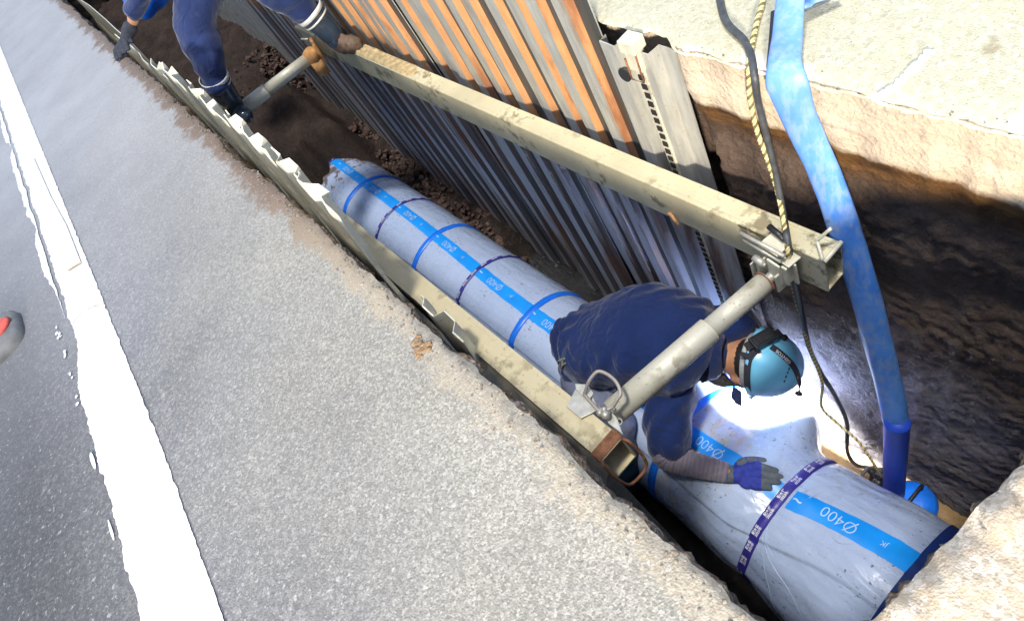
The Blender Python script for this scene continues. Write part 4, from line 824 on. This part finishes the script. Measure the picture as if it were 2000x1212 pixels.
for (f, b, dr) in ((fA, bA, np.array([.1, -1, 0])), (fB, bB, np.array([.25, -1, 0]))):
    dr = nrm(dr); ax = nrm(b - f); g = G(); g.tube([b, b - ax * .02, f + ax * .09, f + ax * .02], [.072, .067, .058, .052], 24, cap=False)
    for kk in range(1): pass
    g2 = G(); limb(g2, [f + ax * .06, f + ax * .0, f + dr * .10 - up * .01], [.052, .052, .044], wf=.9); o = remesh(g2, 'boot', .009, 2, M_BT if f is fA else M_MUD, K, (lambda p: .007 * fbm(*(p * 30), 3)) if f is fB else None); sh = g.obj('boot_shaft', M_BT, o, smooth=True); sh.modifiers.new('t', 'SOLIDIFY').thickness = .004
    g = G(); g.tube([b + ax * .004, b - ax * .016], [.0745, .0735], 24, cap=False); q = g.obj('reflective_band', M_REF, o, smooth=True); q.modifiers.new('t', 'SOLIDIFY').thickness = .003
    g = G(); g.tube([b - ax * .034, b - ax * .042], [.0695, .069], 24, cap=False); q = g.obj('reflective_band', M_REF, o, smooth=True); q.modifiers.new('t', 'SOLIDIFY').thickness = .002
A = nrm(hnd - wA); kn3 = [Pz(u, v, .022) for (u, v) in ((238, 82), (234, 84), (244, 88), (248, 86))]; kn3 = [hnd + np.array([-.035 + .022 * k, -.005, .0]) for k in range(4)]; tp3 = [p + np.array([-.035 + .004 * k, -.055, -.018]) for k, p in enumerate(kn3)]; th3 = [wA + A * .02, hnd + np.array([.035, .03, .01]), hnd + np.array([.045, .0, 0]), hnd + np.array([.045, -.03, -.012])]
g, _ = glove(kn3, tp3, th3, wA + A * .05, (hnd + wA) / 2 + A * .02, up, fr=.0115); remesh(g, 'glove', .006, 2, mat_plain('dark_glove', (.03, .035, .05), .8, 0, .4, 60, .4), K)
g = G(); V0 = hd + np.array([0, 0, .02]); g.ball(V0, (.115, .135, .125), nu=28, nv=18); g.v = [p if p[2] > V0[2] - .005 else np.array([p[0], p[1], V0[2] - .005]) for p in g.v]; g.obj('helmet', M_HL, K, smooth=True)
# ------------------------------------------------------------------ hose, pump, cables, rope
def along(pix, k=8): return catmull(pix, k)
hz = [Pz(1552, -90, .16), Pz(1545, -20, .08), Pz(1538, 60, .045), Pz(1532, 125, .03), Pz(1537, 165, .0), Px(1563, 235, .862), Px(1598, 310, .858), Px(1632, 395, .852), Px(1660, 480, .846), Px(1688, 570, .838), Px(1715, 670, .830), Px(1738, 760, .82), Px(1748, 812, .812), Px(1752, 830, .808)]
hose = empty('water_hose', hz[0], 'blue lay-flat hose running down the bare soil wall into the trench', 'hose')
P = catmull(hz, 8); N = len(P); tt = np.linspace(0, 13, N)
wd = np.interp(tt, [0, 2, 3, 4, 5, 6, 8, 10, 12, 13], [.028, .029, .033, .042, .036, .034, .037, .038, .038, .037]); fl = np.interp(tt, [0, 3, 4, 6, 8, 13], [.35, .35, .30, .45, .55, .75])
g = G(); vd = [nrm(np.cross(nrm(P[min(i + 1, N - 1)] - P[max(i - 1, 0)]), nrm(P[i] - CAMP))) for i in range(N)]
V_ = []; nn_ = 20
for i, p in enumerate(P):
    t = nrm(P[min(i + 1, N - 1)] - P[max(i - 1, 0)]); a = nrm(np.array([0, 1, 0]) - t * t[1] + vd[i] * (1 if vd[i][1] > 0 else -1)); a = nrm(a - t * (a @ t)); b = np.cross(t, a)
    for k in range(nn_): q = 2 * math.pi * k / nn_; w_ = 1 + .04 * n3(k * .5, i * .25, 2); V_.append(p + a * math.cos(q) * wd[i] * w_ + b * math.sin(q) * wd[i] * fl[i] * w_)
g.add(V_, [(i * nn_ + k, i * nn_ + (k + 1) % nn_, (i + 1) * nn_ + (k + 1) % nn_, (i + 1) * nn_ + k) for i in range(N - 1) for k in range(nn_)] + [tuple(range(nn_)), tuple((N - 1) * nn_ + k for k in range(nn_))]); g.obj('upper_hose', M_HO, hose, smooth=True)
g = G(); q = [Px(1752, 822, .802), Px(1751, 850, .80), Px(1748, 900, .79), Px(1745, 975, .775)]; g.tube(catmull(q, 6), [.0385] * 19, 22, flat=.9); g.obj('lower_hose', mat_plain('deep_blue_hose', (.010, .05, .42), .5, 0, .15, 20, .15), hose, smooth=True)
pump = empty('submersible_pump', Pz(1775, 985, -1.98), 'blue submersible pump half sunk in muddy water at the foot of the hose', 'pump'); pc = Pz(1782, 985, -1.94)
g = G(); g.tube([pc - up * .09, pc + up * .03, pc + up * .06, pc + up * .07], [.085, .085, .07, .03], 26); g.obj('housing', M_TARP, pump, smooth=True)
g = G(); g.tube(catmull([pc + np.array([-.05, 0, .06]), pc + np.array([-.05, 0, .10]), pc + np.array([.05, 0, .10]), pc + np.array([.05, 0, .06])], 5), .007, 8); g.obj('carry_handle', M_BK, pump, smooth=True)
g = G(); 
for k in range(7): c = Pz(1712 + 7 * math.cos(k), 930 + 12 * math.sin(k * 1.7), -1.88 - .01 * k); g.ball(c, .022, nu=10, nv=6)
g.obj('outlet_coupling', M_BK, pump, smooth=True)
cab = [Pz(1402, -60, .02), Pz(1406, 0, .012), Pz(1420, 45, .012), Pz(1452, 78, .012), Pz(1466, 105, .012), Pz(1474, 150, .010), Px(1481, 200, .855), Px(1497, 265, .85), Px(1515, 340, .845), Pz(1530, 420, -.39), Pz(1538, 470, -.385), Px(1548, 530, .75), Px(1563, 600, .78), Px(1578, 670, .80), Px(1600, 722, .81), Px(1632, 775, .815), Px(1654, 825, .815), Px(1655, 880, .79), Pz(1672, 907, -1.88), Pz(1700, 913, -1.9), Pz(1722, 925, -1.9)]
g = G(); P = catmull(cab, 8); L = len(P); g.tube(P, list(np.interp(range(L), [0, L * .3, L * .5, L], [.0095, .0075, .0085, .0070])), 12); o = g.obj('power_cable', M_CB, smooth=True); props(o, 'thick black pump cable hanging from the right pavement into the trench', 'cable')
g = G(); P = catmull([Pz(1722, 925, -1.9), Pz(1700, 913, -1.86), Pz(1685, 925, -1.86), Pz(1683, 940, -1.88), Pz(1700, 945, -1.88), Pz(1722, 935, -1.9)], 6); g.tube(P, .007, 10); g.obj('power_cable', M_CB, smooth=True); props(COL.objects[-1], 'small black cable loop beside the coupling at the water', 'cable')
def rope(pts, r, name, label):
    P = catmull(pts, 24); 
    D = [0]; 
    for i in range(1, len(P)): D.append(D[-1] + np.linalg.norm(P[i] - P[i - 1]))
    m = int(D[-1] / .004); S = np.linspace(0, D[-1], m); Q = [np.array([np.interp(s, D, [p[k] for p in P]) for k in range(3)]) for s in S]
    g = G(); prev = np.array([0, 1., .1])
    for st in range(3):
        pp = []
        for i, p in enumerate(Q):
            t = nrm(Q[min(i + 1, m - 1)] - Q[max(i - 1, 0)]); a = nrm(prev - t * (prev @ t)); b = np.cross(t, a); ph = S[i] / (r * 4.2) * 2 * math.pi + st * 2.094; pp.append(p + (a * math.cos(ph) + b * math.sin(ph)) * r * .52)
        g.tube(pp, r * .56, 6, m=st % 3)
    o = g.obj(name, [M_YL, M_YL, M_RB], smooth=True); props(o, label, 'rope'); return o
rope([Pz(1492, -40, .02), Pz(1490, 0, .012), Pz(1479, 40, .012), Pz(1468, 90, .012), Pz(1463, 130, .006), Px(1463, 160, .868), Px(1466, 200, .86), Px(1480, 260, .85), Px(1502, 320, .843), Px(1520, 380, .836), Pz(1532, 440, -.375), Pz(1540, 500, -.42), Px(1549, 560, .77), Px(1562, 610, .78)], .0062, 'twisted_rope', 'yellow and black twisted rope hanging beside the thick cable')
rope([Px(1562, 610, .79), Px(1572, 650, .79), Px(1590, 700, .80), Px(1606, 750, .80), Px(1605, 795, .80), Px(1640, 830, .80), Px(1675, 860, .79), Px(1700, 895, .78), Pz(1722, 930, -1.86)], .0055, 'thin_cord', 'thin pale cord dropping to the muddy water behind the helmet')
g = G(); q = [Pz(1506, 26, .008), Pz(1519, 20, .008), Pz(1514, 80, .008), Pz(1502, 132, .008), Pz(1497, 134, .008), Pz(1502, 80, .008)]; g.add(q + [p + up * .004 for p in q], [(0, 1, 2, 3, 4, 5), (11, 10, 9, 8, 7, 6)] + [(i, (i + 1) % 6, 6 + (i + 1) % 6, 6 + i) for i in range(6)]); o = g.obj('webbing_strap', M_SB); props(o, 'black woven strap lying on the right pavement along the blue hose', 'strap')
g = G(); g.tube(catmull([Pz(1556, 24, .03), Pz(1575, 14, .03), Pz(1600, 3, .03), Pz(1640, -16, .03)], 5), .012, 10, flat=.4); o = g.obj('hose_strap', M_CB); props(o, 'dark strap slanting off the top of the blue hose across the pavement', 'strap')
g = G(); g.tube(catmull([Pz(1558, 8, .04), Pz(1580, 2, .03), Pz(1620, -14, .03)], 5), .024, 12, flat=.35); o = g.obj('hose_tail', M_HO, smooth=True); props(o, 'short pale blue hose tail above the dark strap at the top edge', 'hose')
# ------------------------------------------------------------------ small things on the road
cc = Pz(-14, 686, 0); g = G(); V_ = []; n = 48
cone = empty('weight_block', cc, 'grey rounded rubber base with a faded red centre at the left edge of the road', 'cone base')
def rr(t, a, b, p=4): c, s = math.cos(t), math.sin(t); return np.array([a * np.sign(c) * abs(c) ** (2 / p), b * np.sign(s) * abs(s) ** (2 / p), 0])
for (sc, z) in ((1, 0), (1, .020), (.90, .036), (.55, .040), (0.01, .040)):
    for k in range(n): V_.append(cc + rr(2 * math.pi * k / n, .135, .115) * sc + up * z)
g.add(V_, [(j * n + k, j * n + (k + 1) % n, (j + 1) * n + (k + 1) % n, (j + 1) * n + k) for j in range(4) for k in range(n)]); g.obj('base', M_GR2, cone, smooth=True)
g = G(); g.tube([cc + up * .038 + np.array([.075, .0, 0]), cc + up * .046 + np.array([.075, .0, 0])], [.05, .042], 28); g.obj('red_pad', M_RED, cone, smooth=True)
def flat_poly(name, pix, z, mat, label, cat, h=.0015):
    q = [Pz(u, v, z) for u, v in pix]; n = len(q); g = G(); g.add(q + [p + up * h for p in q], [tuple(range(n)), tuple(range(n, 2 * n))] + [(i, (i + 1) % n, n + (i + 1) % n, n + i) for i in range(n)]); o = g.obj(name, mat); return props(o, label, cat)
flat_poly('tape_strip', [(42, 312), (66, 308), (100, 385), (130, 440), (158, 512), (132, 528), (112, 480), (80, 410)], .007, M_TAPE, 'length of off-white tape with pink smudges stuck along the white line', 'tape')
g = G(); g.tube([Pz(130, 528, .010), Pz(160, 510, .010)], .0022, 6); o = g.obj('tape_curl', mat_plain('tan_edge', (.45, .38, .26), .7, 0, .2, 20, .1)); props(o, 'curled tan end of the tape on the white line', 'tape end')
g = G(); g.tube(catmull([Pz(141, 632, .006), Pz(152, 616, .006), Pz(176, 600, .006), Pz(202, 592, .006)], 8), .0022, 6, flat=.4); o = g.obj('tan_streak', mat_plain('tan_streak', (.50, .45, .33), .8, 0, .3, 60, .1)); props(o, 'thin tan curved thread lying across the white line', 'thread')
def blotch(name, pts, size, mat, label, cat, seed=1, hgt=.004, n=60):
    r = random.Random(seed); g = G()
    for _ in range(n):
        t = r.random(); i = min(int(t * (len(pts) - 1)), len(pts) - 2); f = t * (len(pts) - 1) - i; p = np.array(pts[i]) * (1 - f) + np.array(pts[i + 1]) * f
        p = p + np.array([r.gauss(0, size), r.gauss(0, size), 0]); s = r.uniform(.25, 1) * .005; g.ball(p, (s * r.uniform(.8, 1.8), s * r.uniform(.8, 1.6), s * .5), nu=7, nv=4)
    o = g.obj(name, mat, smooth=True); props(o, label, cat, kind='stuff'); return o
blotch('chalk', [Pz(1722, 186, .002), Pz(1745, 172, .002), Pz(1820, 97, .002)], .003, mat_plain('chalk', (.85, .85, .82), .9, 0, .05, 50, .2), 'broken white chalk stroke on the pale right pavement', 'chalk mark', 2, n=260)
blotch('mud_crumbs', [Pz(812, 662, .001), Pz(818, 690, .001), Pz(838, 668, .001)], .006, mat_plain('crumb', (.20, .13, .07), .9, 0, .3, 80, .4), 'brown mud crumbs on the asphalt beside the left beam', 'mud', 3, n=110)
r = random.Random(11); g = G()
for _ in range(620):
    side = r.random()
    if side < .8: y = r.uniform(.2, 4) ; x = eL(y) - abs(r.gauss(.005, .028)); s = r.uniform(.0012, .0034)
    elif side < .86: x = r.uniform(.03, .9); y = eN(x) - abs(r.gauss(.01, .04)); s = r.uniform(.001, .0025)
    else: y = r.uniform(.2, 1.4); x = eR(y) + abs(r.gauss(.01, .06)); s = r.uniform(.001, .002)
    g.ball((x, y, s * .4 - .002), (s * r.uniform(.8, 1.5), s * r.uniform(.8, 1.5), s * .8), nu=6, nv=4)
o = g.obj('gravel', mat_plain('loose_grit', (.17, .145, .115), .9, 0, .5, 90, .4), smooth=False); props(o, 'loose grit along the broken edges of the trench', 'grit', kind='stuff')
# clods in the trench bed and at the foot of the sheets
g = G()
for _ in range(1500):
    y = r.uniform(2.7, 5.8); x = r.uniform(.68, .90) if r.random() < .6 else r.uniform(.1, .8)
    if x < .7 and y < 4.6: continue
    b = float(np.interp(y, [2.2, 2.75, 3.2, 4.2, 5.2, 5.7], [-2.1, -2.04, -1.90, -1.68, -1.42, -1.1])); s = .004 + .020 * r.random() ** 2.5
    k = len(g.v); g.ball((x, y, b + .022), (s, s * r.uniform(.7, 1.3), s * .7), nu=6, nv=4)
    for i in range(k, len(g.v)): g.v[i] = g.v[i] + s * .9 * np.array([n3(*(g.v[i] * 45)), n3(*(g.v[i] * 45 + 7)), n3(*(g.v[i] * 45 + 13))])
o = g.obj('rubble', mat_plain('brown_clod', (.085, .05, .038), .85, 0, .45, 50, .6)); props(o, 'reddish brown clods at the foot of the sheets', 'soil clods', kind='stuff')
# blue tarpaulin sack at the far left of the trench
tb = Pd(285, -22, 3.9); g = G(); g.ball(tb, (.15, .13, .13), nu=28, nv=18); g.v = [p + .05 * np.array([n3(*(p * 6)), n3(*(p * 6 + 4)), n3(*(p * 6 + 8))]) + .014 * n3(*(p * 22)) for p in g.v]; g.v = [p for p in g.v]
o = g.obj('tarpaulin_sack', M_TARP, smooth=True); props(o, 'bright blue tarpaulin sack behind the gloved hand at the far left end', 'sack')
